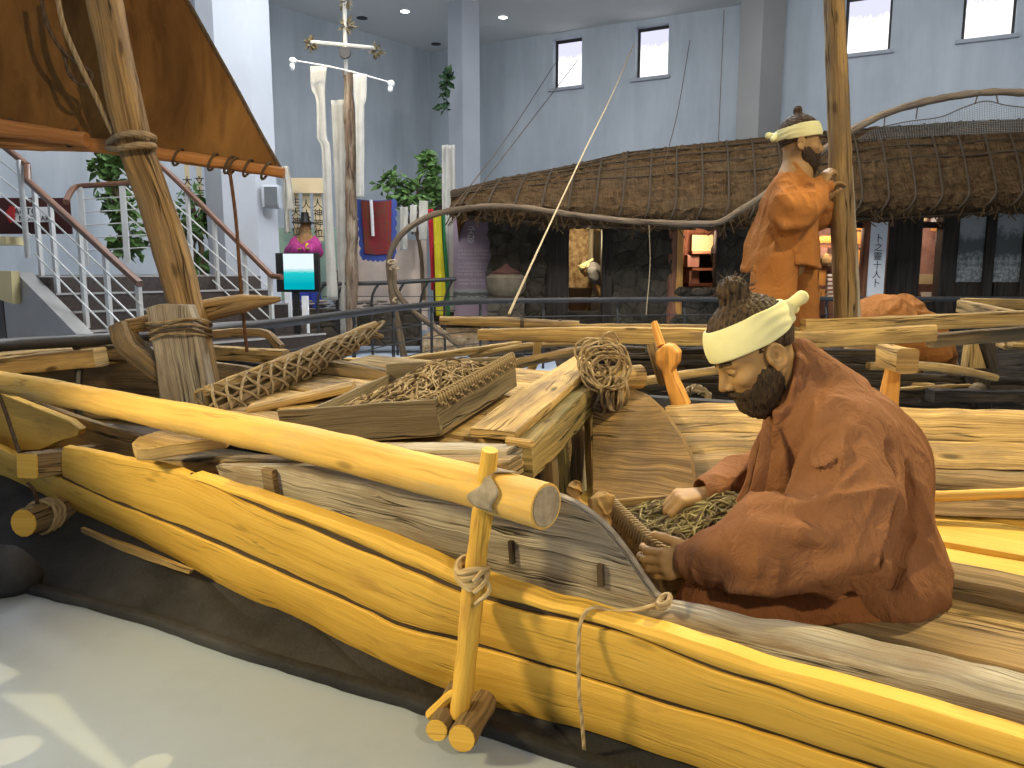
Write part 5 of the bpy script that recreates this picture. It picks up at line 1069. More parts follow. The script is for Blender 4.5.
# sign and boards at the left edge
r = MB(); sbox(r, -40, 198, 72, 234, 8.9, .04); solo('wall_board', r, M['redbrown'], 'dark red brown board on wall behind the stairs', 'board', smooth=False)
a, b = P(14, 207, 8.8), P(49, 222, 8.8); t = thing('sign', 'white sign with dark lettering on the dark red board behind the stairs', 'sign', V(((a.x + b.x) / 2, a.y, b.z))); r = MB(); r.box((a + b) / 2, b.x - a.x, .02, a.z - b.z); r.build('plate', M['white'], t, smooth=False)
txt('lettering', 'AUTO', P(26, 211.5, 8.78), .10, M['ink'], t); txt('lettering', 'T NOT TAKE', P(33, 218.5, 8.78), .08, M['ink'], t)
r = MB(); r.plate([P(x, y, 8.75) for x, y in ((5, 214), (10, 206), (14, 207), (14, 221), (10, 223))][::-1], V((0, .02, 0)), Z); solo('sign', r, plain('red_sign', (.35, .02, .02), .5), 'small red sign left of the white lettered sign', 'sign', smooth=False)
r = MB(); r.plate([P(x, y, 6.9) for x, y in ((-30, 270), (11, 271), (13, 304), (-30, 290))][::-1], V((0, .12, 0)), Z); solo('display_board', r, M['beige'], 'pale yellow slanted board at the left edge by the stair side', 'board', smooth=False)
r = MB(); sbox(r, -30, 237, 17, 245, 7.3, .3); solo('display_board', r, M['beige'], 'pale yellow flat board above the stair side at the left edge', 'board', smooth=False)
c = P(203, 296, 9.6); t = thing('flower_basket', 'small basket with orange flowers behind the mast foot', 'plant', c - Z * .2); r = MB(); r.lathe(c - Z * .25, [(0, 0), (.12, 0), (.2, .22), (.18, .22), (0, .15)], 18); r.build('basket', M['stringer'], t); r = MB()
rd = random.Random(1)
for k in range(14): r.ball(c + V((rd.uniform(-.16, .12), rd.uniform(-.1, .1), rd.uniform(0, .14))), .045, n=5)
r.build('blossoms', plain('orange_petals', (.6, .18, .04), .7), t)
for (x, y0) in ((288, 292), (305, 296)): 
    r = MB(); a = P(x, y0, 9.0); r.box(V((a.x, a.y, a.z / 2)), .07, .05, a.z); solo('white_post', r, M['white'], 'slim white post beside the screen stand, ' + ('left of it' if x < 296 else 'right of it'), 'post', smooth=False)
# ================================================================== FIGURES (implicit surfaces, meshed)
F32 = np.float32
def A3(v): return np.array([v[0], v[1], v[2]], F32)
def d_cone(p, a, b, ra, rb):
    a, b = A3(a), A3(b); ab = b - a; l2 = float(ab @ ab) or 1e-9
    t = np.clip(((p - a) @ ab) / l2, 0, 1); q = p - a - t[:, None] * ab
    return np.sqrt((q * q).sum(1)) - (ra + (rb - ra) * t)
def d_chain(p, pts, rs, k=0.01):
    d = None
    for i in range(len(pts) - 1):
        e = d_cone(p, pts[i], pts[i + 1], rs[i], rs[i + 1]); d = e if d is None else smin(d, e, k)
    return d
def d_ell(p, c, r, R=None):
    q = p - A3(c)
    if R is not None: q = q @ R.T
    r = np.array(r, F32); k0 = np.sqrt(((q / r) ** 2).sum(1)); k1 = np.sqrt(((q / (r * r)) ** 2).sum(1)) + 1e-9
    return k0 * (k0 - 1) / k1
def smin(a, b, k):
    h = np.clip(k - np.abs(a - b), 0, None) / k; return np.minimum(a, b) - h * h * k * .25
def smax(a, b, k): return -smin(-a, -b, k)
def uni(k, *ds):
    d = ds[0]
    for e in ds[1:]: d = smin(d, e, k)
    return d
def wr(p, seed, s, amp, st=(1, 1, 1)):
    """cloth folds: warped ridges"""
    q = p * (s * np.array(st, F32)) + seed
    x, y, z = q[:, 0], q[:, 1], q[:, 2]
    w = np.sin(x * 1.3 + 1.8 * np.sin(y * .9 + seed) + .7 * z) + np.sin(y * 1.7 - 1.4 * np.sin(z * 1.1 + 2 * seed) + .5 * x) + np.sin(z * 1.9 + 1.6 * np.sin(x * 1.2 - seed))
    c = np.sin(x * .7 - y * .5 + 1.3 * np.sin(z * .6 + seed) + seed) ; return amp * (1.6 * np.exp(-(w * 2.2) ** 2) * (.35 + .65 * (c > 0) * c) - .35 * np.abs(w) * .5)
def folds(p, d, seed, f, amp):
    d = V(d).normalized(); n1 = d.orthogonal().normalized(); n2 = d.cross(n1)
    a, u, v = (p @ A3(d)) * f * .22, (p @ A3(n1)) * f, (p @ A3(n2)) * f
    w = np.sin(u + 1.4 * np.sin(a + seed) + .9 * np.sin(v * .7 + 2 * seed)) * .6 + np.sin(v * 1.1 - 1.2 * np.sin(a * .8 + 3 * seed) + .7 * np.sin(u * .6)) * .6
    r_ = np.clip(1 - np.abs(w), 0, 1); g_ = .45 + .55 * np.sin(a * 1.5 + v * .35 + 3 * seed)
    return amp * (r_ * r_ * np.clip(g_, 0, 1) * 1.3 - .25)
def surf(fn, lo, hi, h, B=8):
    """block-sparse surface nets"""
    lo = np.array(lo, np.float64); hi = np.array(hi, np.float64); n = np.ceil((hi - lo) / (h * B)).astype(int)
    I = np.stack(np.meshgrid(*[np.arange(k) for k in n], indexing='ij'), -1).reshape(-1, 3)
    c = lo + (I + .5) * (h * B); d = fn(c.astype(F32)); I = I[np.abs(d) < h * B * .87 * 1.35 + .012]
    g = np.arange(B + 1); G = np.stack(np.meshgrid(g, g, g, indexing='ij'), -1).reshape(-1, 3)
    S = (n * B + 2).astype(np.int64); vid, vp, edges = [], [], []
    for s in range(0, len(I), 600):
        J = I[s:s + 600]; L = J[:, None, :] * B + G[None]; pts = (lo + L.reshape(-1, 3) * h).astype(F32)
        D = fn(pts).reshape(len(J), B + 1, B + 1, B + 1); D[D == 0] = 1e-7; sg = D < 0
        acc = np.zeros((len(J), B, B, B, 3)); cnt = np.zeros((len(J), B, B, B))
        def cor(A, a, b_, c_): return A[:, a:B + a, b_:B + b_, c_:B + c_]
        for ax in range(3):
            o1, o2 = [k for k in range(3) if k != ax]
            for u1 in (0, 1):
                for u2 in (0, 1):
                    s0 = [0, 0, 0]; s0[o1] = u1; s0[o2] = u2; s1 = list(s0); s1[ax] = 1
                    da, db = cor(D, *s0), cor(D, *s1); m = (da < 0) != (db < 0); t = np.where(m, da / np.where(m, da - db, 1), 0)
                    pos = np.zeros(acc.shape); pos[..., ax] = t; pos[..., o1] = u1; pos[..., o2] = u2
                    acc += pos * m[..., None]; cnt += m
                    if u1 == 0 and u2 == 0:
                        w = np.argwhere(m)
                        if len(w):
                            cell = J[w[:, 0]] * B + w[:, 1:]; edges.append(np.concatenate([cell, np.full((len(w), 1), ax), da[m][:, None] < 0], 1))
        w = np.argwhere(cnt > 0)
        if len(w):
            cell = J[w[:, 0]] * B + w[:, 1:]; k = (w[:, 0], w[:, 1], w[:, 2], w[:, 3])
            vid.append((cell[:, 0] * S[1] + cell[:, 1]) * S[2] + cell[:, 2]); vp.append(lo + (cell + acc[k] / cnt[k][:, None]) * h)
    if not vid: return [], []
    vid = np.concatenate(vid); vp = np.concatenate(vp); o = np.argsort(vid); vid, vp = vid[o], vp[o]
    E = np.concatenate(edges).astype(np.int64); faces = []
    for ax in range(3):
        e = E[E[:, 3] == ax]; o1, o2 = [(1, 2), (2, 0), (0, 1)][ax]; ids = []
        for (a, b) in ((0, 0), (-1, 0), (-1, -1), (0, -1)):
            cc = e[:, :3].copy(); cc[:, o1] += a; cc[:, o2] += b; key = (cc[:, 0] * S[1] + cc[:, 1]) * S[2] + cc[:, 2]
            ix = np.clip(np.searchsorted(vid, key), 0, len(vid) - 1); ids.append(np.where((vid[ix] == key) & (cc.min(1) >= 0), ix, -1))
        q = np.stack(ids, 1); ok = (q >= 0).all(1); q = q[ok]; fl = e[ok][:, 4] == 1
        q[~fl] = q[~fl][:, ::-1]; faces.append(q)
    return vp, np.concatenate(faces)
def sdf_obj(name, fn, lo, hi, h, mat, parent, label=None):
    vp, fc = surf(fn, lo, hi, h); c = (vp.min(0) + vp.max(0)) / 2
    me = bpy.data.meshes.new(name); me.from_pydata((vp - c).tolist(), [], fc.tolist()); me.materials.append(mat)
    me.polygons.foreach_set('use_smooth', [True] * len(me.polygons)); me.update()
    o = bpy.data.objects.new(name, me); COL.objects.link(o); o.parent = parent; o.location = V(c) - wl(parent)
    if label: o['label'] = label
    return o
def frame(f, up_hint=(0, 0, 1)):
    f = V(f).normalized(); u = V(up_hint) - f * V(up_hint).dot(f); u.normalize(); l = u.cross(f); return np.array([f, l, u], F32)
class Head:
    """local axes: forward, left, up; origin midway between the ears"""
    def __init__(s, c, f, up=(0, 0, 1), k=1.0): s.c, s.R, s.k = A3(c), frame(f, up), k
    def q(s, p): return ((p - s.c) @ s.R.T) / s.k
    def w(s, x, y, z): return V(s.c + (np.array([x, y, z], F32) * s.k) @ s.R)
    def skin(s, p):
        q = s.q(p); qa = q.copy(); qa[:, 1] = np.abs(qa[:, 1])
        d = d_ell(q, (-.012, 0, .045), (.098, .077, .088))
        d = smin(d, d_ell(q, (.035, 0, -.03), (.062, .058, .082)), .04)
        d = smin(d, d_cone(qa, (-.005, .052, -.045), (.062, .018, -.098), .018, .018), .03)     # jaw
        d = smin(d, d_ell(q, (.078, 0, -.098), (.02, .024, .017)), .02)                           # chin
        d = smin(d, d_cone(qa, (.083, .012, .030), (.068, .046, .026), .009, .008), .016)         # brow
        d = smin(d, d_ell(qa, (.062, .045, -.018), (.022, .02, .016)), .02)                       # cheekbone
        d = smax(d, -d_ell(qa, (.099, .033, .006), (.020, .018, .012)), .016)                     # socket
        d = smin(d, d_ell(qa, (.0745, .032, .006), (.0125, .0135, .0115)), .003)                  # eyeball + lid
        d = smin(d, d_cone(qa, (.086, .020, .0125), (.079, .045, .008), .0035, .003), .004)       # upper lid
        d = smin(d, d_cone(q, (.088, 0, .022), (.112, 0, -.022), .007, .011), .012)               # nose
        d = smin(d, d_ell(qa, (.098, .0125, -.028), (.012, .0085, .008)), .006)
        d = smin(d, d_cone(qa, (.094, 0, -.0565), (.083, .022, -.060), .0055, .003), .006)        # lips
        d = smin(d, d_cone(qa, (.091, 0, -.066), (.082, .018, -.066), .006, .003), .006)
        d = smax(d, -(d_cone(qa, (.102, 0, -.0615), (.088, .023, -.0625), .0022, .0015)), .003)
        # ears
        e = q.copy(); e[:, 1] = np.abs(e[:, 1]) - .076; e[:, 0] += .014
        x = e[:, 0] + .25 * e[:, 1]; r = np.sqrt((x / .021) ** 2 + ((e[:, 2] + .002) / .034) ** 2)
        ring = np.sqrt(((r - .82) * .024) ** 2 + (e[:, 1] - .012 - .25 * (-x)) ** 2) - .0048
        bowl = smax(d_ell(e, (0, .004, -.002), (.019, .010, .031)), -d_ell(e, (.004, .017, -.004), (.011, .011, .019)), .004)
        lobe = d_ell(e, (.006, .007, -.032), (.009, .006, .009)); trag = d_ell(e, (.014, .008, -.008), (.005, .006, .008))
        inner = np.sqrt(((r - .42) * .024) ** 2 + (e[:, 1] - .010) ** 2) - .0035
        inner = smax(inner, e[:, 0] - .006, .003)
        d = smin(d, uni(.005, ring, bowl, lobe, trag, inner), .004)
        return d * s.k
    def hair(s, p, bun=(-.055, 0, .145), br=.034, wild=.004, low=-.05):
        q = s.q(p); d = d_ell(q, (-.010, 0, .052), (.106, .085, .102))
        lim = np.minimum(q[:, 0] - .066 - .25 * (q[:, 2] - .06), .068 - q[:, 2]); d = smax(d, lim, .01)
        side = np.maximum(q[:, 0] + .028 - .9 * np.clip(q[:, 2] - .03, 0, .03), .030 - q[:, 2]); d = smax(d, np.minimum(np.minimum(side, q[:, 0] - .012 + 3 * np.clip(.02 - q[:, 2], 0, 1)), .066 - q[:, 2]), .006)
        ear = d_ell(np.concatenate([q[:, :1], np.abs(q[:, 1:2]), q[:, 2:]], 1), (-.012, .085, -.004), (.026, .03, .040)); d = smax(d, -ear, .006)
        d = smax(d, low - q[:, 2], .01)
        b = d_ell(q, bun, (br, br * .9, br)); b = smin(b, d_cone(q, bun, (bun[0] + .012, 0, bun[2] - .05), br * .6, br * .8), .02)
        d = smin(d, b, .015)
        ang = np.arctan2(q[:, 1], q[:, 2] - .02); ph = np.sin(ang * 70 + 9 * q[:, 0] * 8) + np.sin(ang * 37 + q[:, 0] * 130)
        t = np.sin(q[:, 0] * 310 + q[:, 2] * 190) * np.sin(q[:, 1] * 260 + 3)
        return (d - .0011 * ph - wild * .3 * t) * s.k
    def beard(s, p, long=.04, tip=(.07, 0, -.15)):
        q = s.q(p); qa = q.copy(); qa[:, 1] = np.abs(qa[:, 1])
        d = d_ell(q, (.035, 0, -.035), (.070, .066, .088))
        d = smin(d, d_cone(qa, (-.005, .054, -.045), (.062, .018, -.104), .024, .026), .03)
        d = smin(d, d_cone(q, (.068, 0, -.09), tip, .030, .012), .03)
        edge = q[:, 2] + .032 - .0 + np.clip(-(q[:, 0] - .035), -.05, .06) * -1.0        # upper border: rises to the sideburn
        d = smax(d, q[:, 2] + .042 - np.clip((.062 - q[:, 0]) * 1.0, -.004, .062), .010)
        d = smax(d, -.012 - q[:, 0], .012)
        mouth = d_ell(q, (.098, 0, -.060), (.02, .018, .008)); d = smax(d, -mouth, .006)
        m = d_cone(qa, (.100, .003, -.046), (.078, .034, -.064), .008, .006); d = smin(d, m, .008)
        fx = np.sin(q[:, 1] * 330 + q[:, 2] * 60 + q[:, 0] * 120) + np.sin(q[:, 0] * 410 + q[:, 2] * 90)
        return (d - .0014 * fx) * s.k
    def band(s, p, w=.030, z0=.063, tilt=-.10, knot=True):
        q = s.q(p); d = d_ell(q, (-.010, 0, .050), (.1125, .0905, .107))
        zz = q[:, 2] - z0 - tilt * (-q[:, 0]) * 1.0
        ww = w * (1 - .25 * np.clip((-q[:, 0] - .02) / .09, 0, 1))
        d = np.abs(d) - .0035
        d = smax(d, np.abs(zz) - ww, .003) - .0012 * np.sin(zz * 260 + 2.2 * np.sin(q[:, 0] * 30)) * np.clip(-q[:, 0] * 14 + .2, 0, 1)
        if knot:
            kx = -.122; kz = z0 + tilt * (-kx)
            d = uni(.008, d, d_ell(q, (kx, 0, kz), (.018, .024, .020)), d_cone(q, (kx - .004, .010, kz + .004), (kx - .036, .022, kz + .008), .014, .017), d_cone(q, (kx - .004, -.012, kz), (kx - .024, -.028, kz - .018), .012, .013))
        return d * s.k
def hand(p, wrist, D, N, T, curl=(25, 30, 20), spread=.06, sc=1.0, thumb=(.75, .55, .45), tcurl=.4, curls=None):
    W, D, N, T = [V(x) for x in (wrist, D, N, T)]
    D.normalize(); T = (T - D * T.dot(D)).normalized(); N2 = D.cross(T); N = N2 if N2.dot(N) > 0 else -N2
    d = None; palm = None
    for i, (o, kd, ln) in enumerate(((.026, .088, (.040, .024, .019)), (.009, .092, (.044, .027, .020)), (-.009, .088, (.041, .025, .019)), (-.025, .079, (.032, .019, .017)))):
        k = W + (D * kd + T * o - N * (.004 - .004 * abs(i - 1.5) / 1.5)) * sc
        m = d_cone(p, W + T * o * .55 * sc, k, .0165 * sc, .0115 * sc); palm = m if palm is None else smin(palm, m, .014)
        a = 0.0; q = k; pts = [k]; dd = (D + T * (spread * (1.5 - i))).normalized(); cl = curls[i] if curls else curl
        for j in range(3):
            a += math.radians(cl[j]); v = dd * math.cos(a) + N * math.sin(a); q = q + v * ln[j] * sc; pts.append(q)
        f = d_chain(p, pts, [r * sc for r in (.0108, .0096, .0088, .0074)], .004); d = f if d is None else smin(d, f, .0025)
    b0 = W + (D * .022 + T * .020 + N * .004) * sc; v = (D * thumb[0] + T * thumb[1] + N * thumb[2]).normalized(); k1 = b0 + v * .038 * sc
    v2 = (v + N * tcurl + D * .3).normalized(); k2 = k1 + v2 * .032 * sc; v3 = (v2 + N * tcurl * .6 + D * .2).normalized(); k3 = k2 + v3 * .024 * sc
    th_ = d_chain(p, [b0, k1, k2, k3], [.016 * sc, .013 * sc, .0108 * sc, .0085 * sc], .005)
    return smin(smin(palm, d, .008), th_, .010)
def skin_mat():
    t = NT('mannequin_skin'); co = t.coords('Object'); a = t.noise(co, 14, 4); b = t.noise(co, 220, 3)
    col = t.mix(t.rng(a, .3, .7), (.30, .17, .068), (.40, .245, .10)); return t.done(col, .55, b, .12, .003, .35)
M['skin'] = skin_mat()
def hair_mat(n, c1, c2, sc=(40, 40, 8)):
    t = NT(n); co = t.coords('Object'); a = t.noise(t.mapv(co, sc), 4, 4, .6); col = t.mix(t.rng(a, .35, .65), c1, c2); return t.done(col, .6, a, .8, .01, .3)
M['hair'] = hair_mat('dark_hair', (.022, .013, .007), (.10, .06, .03)); M['beard'] = hair_mat('dark_beard', (.016, .010, .006), (.07, .042, .022), (60, 60, 10))
M['band'] = cloth('white_headband', (.82, .79, .44), (.72, .68, .37), .8, .2, .4, 9)  # white cloth tinted with the yellow of the warm lamps
def robe_mat(n, c1, c2):
    t = NT(n); co = t.coords('Object'); a = t.noise(co, 5, 5, .6); f = t.noise(t.mapv(co, (1.2, 1, .7)), 16, 4, .6, .9); b = t.noise(co, 380, 2)
    col = t.mix(t.rng(a, .3, .7), c1, c2); return t.done(col, .85, t.math('ADD', t.math('MULTIPLY', b, .10), f), .60, .030, .1)
M['robe'] = robe_mat('russet_cotton', (.205, .090, .042), (.285, .130, .062)); M['robe2'] = robe_mat('orange_russet_cotton', (.32, .125, .034), (.40, .165, .048)); M['trouser'] = robe_mat('brown_cotton', (.20, .075, .03), (.28, .11, .042))
def bbox(pts, m):
    a = np.array([A3(x) for x in pts]); return a.min(0) - m, a.max(0) + m

# ---------------------------------------------------------------- seated fisherman
H1 = P(757, 356, 1.95)
up1 = V((-.545, 0, .84)); fw1 = V((-.84, -.06, -.545))
hd1 = Head(H1, fw1, up1, 1.05)
j = dict(pel=P(868, 588, 2.0), che=P(838, 462, 1.99), nb=P(806, 402, 1.96), nk=P(782, 366, 1.955), sn=P(852, 432, 1.80), en=P(842, 552, 1.68), wn=P(704, 560, 1.80),
         sf=P(800, 425, 2.16), ef=P(776, 492, 2.27), wf=P(709, 496, 2.12), hn=P(860, 600, 1.88), kn=P(715, 606, 1.80), an=P(800, 618, 1.84), hf=P(850, 585, 2.12), kf=P(752, 575, 2.28), af=P(790, 600, 2.05))
nh = dict(wrist=j['wn'], D=(-1, .10, -.16), N=(.05, 1, -.1), T=(.0, .1, 1), curl=(30, 38, 28), spread=.10, sc=1.10, thumb=(.8, .55, .25), tcurl=.15)
fh_ = dict(wrist=j['wf'], D=(-1, -.25, .02), N=(-.15, 0, -1), T=(0, -1, -.2), curl=(48, 55, 35), spread=.05, sc=1.10, thumb=(.75, .6, .55), tcurl=.35)
def sk1(p):
    d = hd1.skin(p)
    d = smin(d, d_cone(p, hd1.w(-.03, 0, -.04), j['nb'], .055, .054), .02)
    b = uni(.03, d_cone(p, j['nb'], j['che'], .055, .12), d_cone(p, j['che'], j['pel'], .13, .12), d_cone(p, P(815, 425, 1.97), j['sn'], .05, .055), d_cone(p, P(815, 425, 1.97), j['sf'], .05, .055))
    b = uni(.03, b, d_chain(p, [j['sn'], j['en'], j['wn']], [.055, .042, .028]), d_chain(p, [j['sf'], j['ef'], j['wf']], [.055, .042, .028]))
    b = uni(.03, b, d_chain(p, [j['hn'], j['kn'], j['an']], [.07, .05, .035]), d_chain(p, [j['hf'], j['kf'], j['af']], [.08, .055, .04]))
    d = smin(d, b, .03)
    return smin(d, smin(hand(p, **nh), hand(p, **fh_), .001), .012)
m1 = thing('person', 'seated bearded fisherman with white headband and russet jacket, bent over a tray of cord', 'person', P(868, 625, 1.9))
lo, hi = bbox(list(j.values()) + [H1], .17); sdf_obj('body', sk1, lo, hi, .0036, M['skin'], m1)
lo, hi = bbox([H1], .24)
sdf_obj('hair', lambda p: hd1.hair(p, (-.030, 0, .168), .037, .010), lo, hi, .003, M['hair'], m1)
sdf_obj('beard', lambda p: hd1.beard(p, tip=(.06, 0, -.128)), lo, hi, .003, M['beard'], m1)
sdf_obj('headband', lambda p: hd1.band(p, .038, .072, -.10), lo, hi, .003, M['band'], m1)
r = MB(); rd = random.Random(3)
for k in range(46):
    a, b_ = rd.uniform(0, 6.28), rd.uniform(-.3, 1.2); c = hd1.w(-.030, 0, .168); dv = V((math.cos(a) * math.cos(b_), math.sin(a) * math.cos(b_), math.sin(b_))); sdv = V((rd.uniform(-1, 1), rd.uniform(-1, 1), rd.uniform(-1, 1)))
    r.tube([c + dv * .025, c + dv * .04 + sdv * .008, c + dv * .05 + sdv * .022], .0011, 6, 4)
r.build('loose_hair', M['hair'], m1)
def brows(hd, m):
    for s_ in (-1, 1):
        r = MB(); r.tube([hd.w(.094, .012 * s_, .030), hd.w(.090, .030 * s_, .037), hd.w(.074, .050 * s_, .031)], .0048, 10, 6); r.build('eyebrow', M['hair'], m)
        r = MB(); r.tube([hd.w(.0855, .020 * s_, .0065), hd.w(.0885, .031 * s_, .0045), hd.w(.079, .044 * s_, .005)], .0019, 10, 5); r.build('eyelash', M['hair'], m)
brows(hd1, m1)
def ridge(p, pts, r_): return d_chain(p, pts, [r_ * .5] + [r_] * (len(pts) - 2) + [r_ * .4], .01)
R1 = [[P(x, y, Y) for x, y, Y in l] for l in (
    ((842, 420, 1.74), (862, 424, 1.72), (872, 440, 1.70)), ((815, 475, 1.75), (830, 452, 1.72), (858, 444, 1.70), (874, 450, 1.70)), ((735, 535, 1.68), (765, 530, 1.62), (800, 533, 1.59), (826, 540, 1.58)), ((808, 455, 1.80), (800, 490, 1.78), (804, 520, 1.76)), ((880, 450, 1.72), (872, 500, 1.66), (855, 560, 1.6)), ((896, 470, 1.78), (886, 540, 1.72), (870, 585, 1.7)), ((912, 480, 1.86), (918, 540, 1.84), (915, 590, 1.84)),
    ((730, 590, 1.66), (770, 588, 1.63), (812, 575, 1.60)), ((835, 400, 1.8), (822, 420, 1.79), (812, 450, 1.8)))]
G1 = [[P(x, y, Y) for x, y, Y in l] for l in (((888, 450, 1.72), (880, 500, 1.66), (864, 560, 1.6), (845, 592, 1.62)), ((905, 470, 1.8), (902, 540, 1.78), (890, 585, 1.76)), ((850, 452, 1.68), (835, 462, 1.69), (822, 480, 1.7)), ((760, 528, 1.64), (800, 530, 1.60), (830, 535, 1.58)))]
def rb1(p):
    d = uni(.10, d_ell(p, P(842, 474, 1.99), (.195, .20, .205)), d_ell(p, P(862, 570, 1.97), (.182, .25, .140)), d_cone(p, P(842, 480, 1.99), j['pel'], .185, .19), d_cone(p, P(806, 378, 1.96), P(825, 430, 1.97), .075, .15), d_cone(p, P(842, 432, 1.84), P(818, 425, 2.12), .085, .085))
    sl = d_chain(p, [P(850, 440, 1.82), P(850, 495, 1.73), P(832, 537, 1.69), P(768, 545, 1.70), P(730, 556, 1.745), P(697, 561, 1.795)], [.105, .115, .122, .108, .078, .062], .03)
    sf_ = d_chain(p, [P(805, 432, 2.14), P(778, 470, 2.24), P(744, 482, 2.22), P(708, 494, 2.13)], [.10, .085, .075, .052], .03)
    d = d - folds(p, (.25, .1, -1), 1.3, 30, .013) - folds(p, (.7, .1, -.7), 2.2, 62, .005)
    sl = sl - folds(p, (-.75, 0, -.65), .7, 33, .015) - folds(p, (-.2, 0, -.95), 3.1, 66, .006)
    sf_ = sf_ - folds(p, (-.9, .2, -.2), 1.9, 44, .010)
    d = uni(.035, d, sl, sf_)
    for l in R1[2:]: d = smin(d, ridge(p, l, .016), .04)
    for l in G1[:2]: d = smax(d, -ridge(p, l, .023), .035)
    # collar band along the neckline, neck opening, cuffs
    col = d_chain(p, [P(799, 350, 1.98), P(797, 362, 1.90), P(790, 384, 1.882), P(781, 408, 1.882), P(774, 442, 1.90)], [.012, .016, .018, .018, .012], .02)
    col2 = d_chain(p, [P(795, 352, 1.98), P(790, 362, 2.02), P(778, 392, 2.03), P(770, 425, 2.01)], [.012, .016, .018, .016], .02)
    d = uni(.02, d, d_cone(p, P(799, 357, 1.96), P(822, 400, 1.96), .050, .12), d_cone(p, P(798, 400, 1.93), P(805, 470, 1.95), .075, .12))
    d = uni(.012, d, col, col2)
    d = smax(d, -d_cone(p, hd1.w(-.025, 0, -.03), P(781, 380, 1.955), .060, .054), .008)
    d = smax(d, -d_cone(p, P(781, 352, 1.895), P(774, 396, 1.88), .040, .034), .012)
    d = smax(d, -d_cone(p, hd1.w(.05, 0, -.10), P(765, 415, 1.955), .05, .055), .02)
    d = smax(d, -d_cone(p, P(690, 562, 1.82), P(712, 561, 1.78), .056, .046), .006)
    d = smax(d, -d_cone(p, P(694, 497, 2.12), P(718, 492, 2.14), .048, .038), .006)
    return d
def tr1(p):
    d = uni(.05, d_chain(p, [j['hn'], P(770, 600, 1.83), j['kn']], [.12, .105, .085]), d_chain(p, [j['kn'], P(760, 615, 1.82), P(830, 615, 1.86)], [.08, .08, .07]), d_chain(p, [j['hf'], P(790, 580, 2.2), j['kf']], [.13, .11, .09]), d_ell(p, P(852, 606, 1.95), (.165, .26, .09)), d_ell(p, P(770, 612, 2.0), (.24, .2, .07)))
    d = d - wr(p, 2.2, 14, .007) - wr(p, 5.5, 30, .0025)
    fl = (A3(BO + BW * (fh + .0)) ); nrm = A3(BW); return smax(d, -((p - fl) @ nrm), .01)
pts1 = list(j.values()) + [P(945, 550, 2.0)]
lo, hi = bbox(pts1, .22); sdf_obj('jacket', rb1, lo, hi, .0045, M['robe'], m1)
lo, hi = bbox([j['pel'], j['kn'], j['kf'], j['hn'], j['hf'], P(940, 600, 1.9)], .22); sdf_obj('trousers', tr1, lo, hi, .005, M['trouser'], m1)
for k_, pts in enumerate((((768, 424, 1.87), (757, 452, 1.84), (752, 480, 1.84), (741, 503, 1.85)), ((768, 424, 1.87), (764, 455, 1.83), (758, 485, 1.83), (752, 500, 1.84)))):
    r = MB(); r.sweep([P(*p_) for p_ in pts], rrect(.030, .006, .002), 20, up=V((0, 1, 0)), sc=[.6, 1, 1.2, 1.1], wob=.003, seed=k_); r.build('tie', M['robe'], m1)
# tray of rope before him
TY = 1.86; nl = P(661, 552, TY); hN = (nl - BO).dot(BW)
fl_ = bh(607, 499, hN); fr2 = bh(765, 487, hN); nr2 = nl + (fr2 - fl_)
t2 = thing('line_tray', 'deep wooden tray full of cord in front of the seated fisherman', 'tray', (nl + fr2) / 2 - BW * .16)
dz = BW * (hN - fh - .005)
for nm, a, b in (('tray_end', nl, fl_), ('tray_side', fl_, fr2), ('tray_end', nr2, fr2), ('tray_side', nl, nr2)):
    inn = ((nl + fr2) / 2 - (a + b) / 2).normalized() * .016
    r = MB(); r.strip([a, b], [a - dz, b - dz], inn, 14, 3, .002, .003, 3); r.build(nm, M['plank_in'] if nm == 'tray_side' else M['brown'], t2, bev=.002)
r = MB()
for k in range(22):
    f = k / 22; c = nl.lerp(fl_, f); e = (fl_ - nl).normalized(); ou = e.cross(BW).normalized(); ou = ou if ou.x < 0 else -ou
    r.tube([c - ou * .02 + BW * .004, c + BW * .009, c + ou * .008 - BW * .015, c + ou * .008 + e * .012 - BW * (.04 + .02 * (k % 2))], .0035, 8, 5)
r.build('rim_binding', M['rope'], t2)
h2 = thing('cord_heap', 'heap of grey green cord in the tray under the seated fisherman\'s hands', 'cord', (nl + fr2) / 2)
def hf2(a, b): return nl.lerp(nr2, .04 + .92 * a).lerp(fl_.lerp(fr2, .04 + .92 * a), .05 + .9 * b) + BW * (-.035 + .075 * math.exp(-((a - .6) / .35) ** 2 - ((b - .5) / .5) ** 2) + .012 * noise.noise(V((a * 6, b * 6, 1))))
r = MB(); r.grid(hf2, 24, 20, .4, .3); r.build('base', M['netcloth'], h2)
M['cord2'] = ropemat('grey_green_cord', (.34, .29, .14), (.13, .10, .045))
r = MB(); heap(r, hf2, 240, .0032, 15, (.4, 1.0), .016, .5); r.build('strands', M['cord2'], h2)
r = MB(); heap(r, hf2, 120, .0032, 16, (.4, 1.0), .018, .5); r.build('strands', M['rope_dark'], h2)
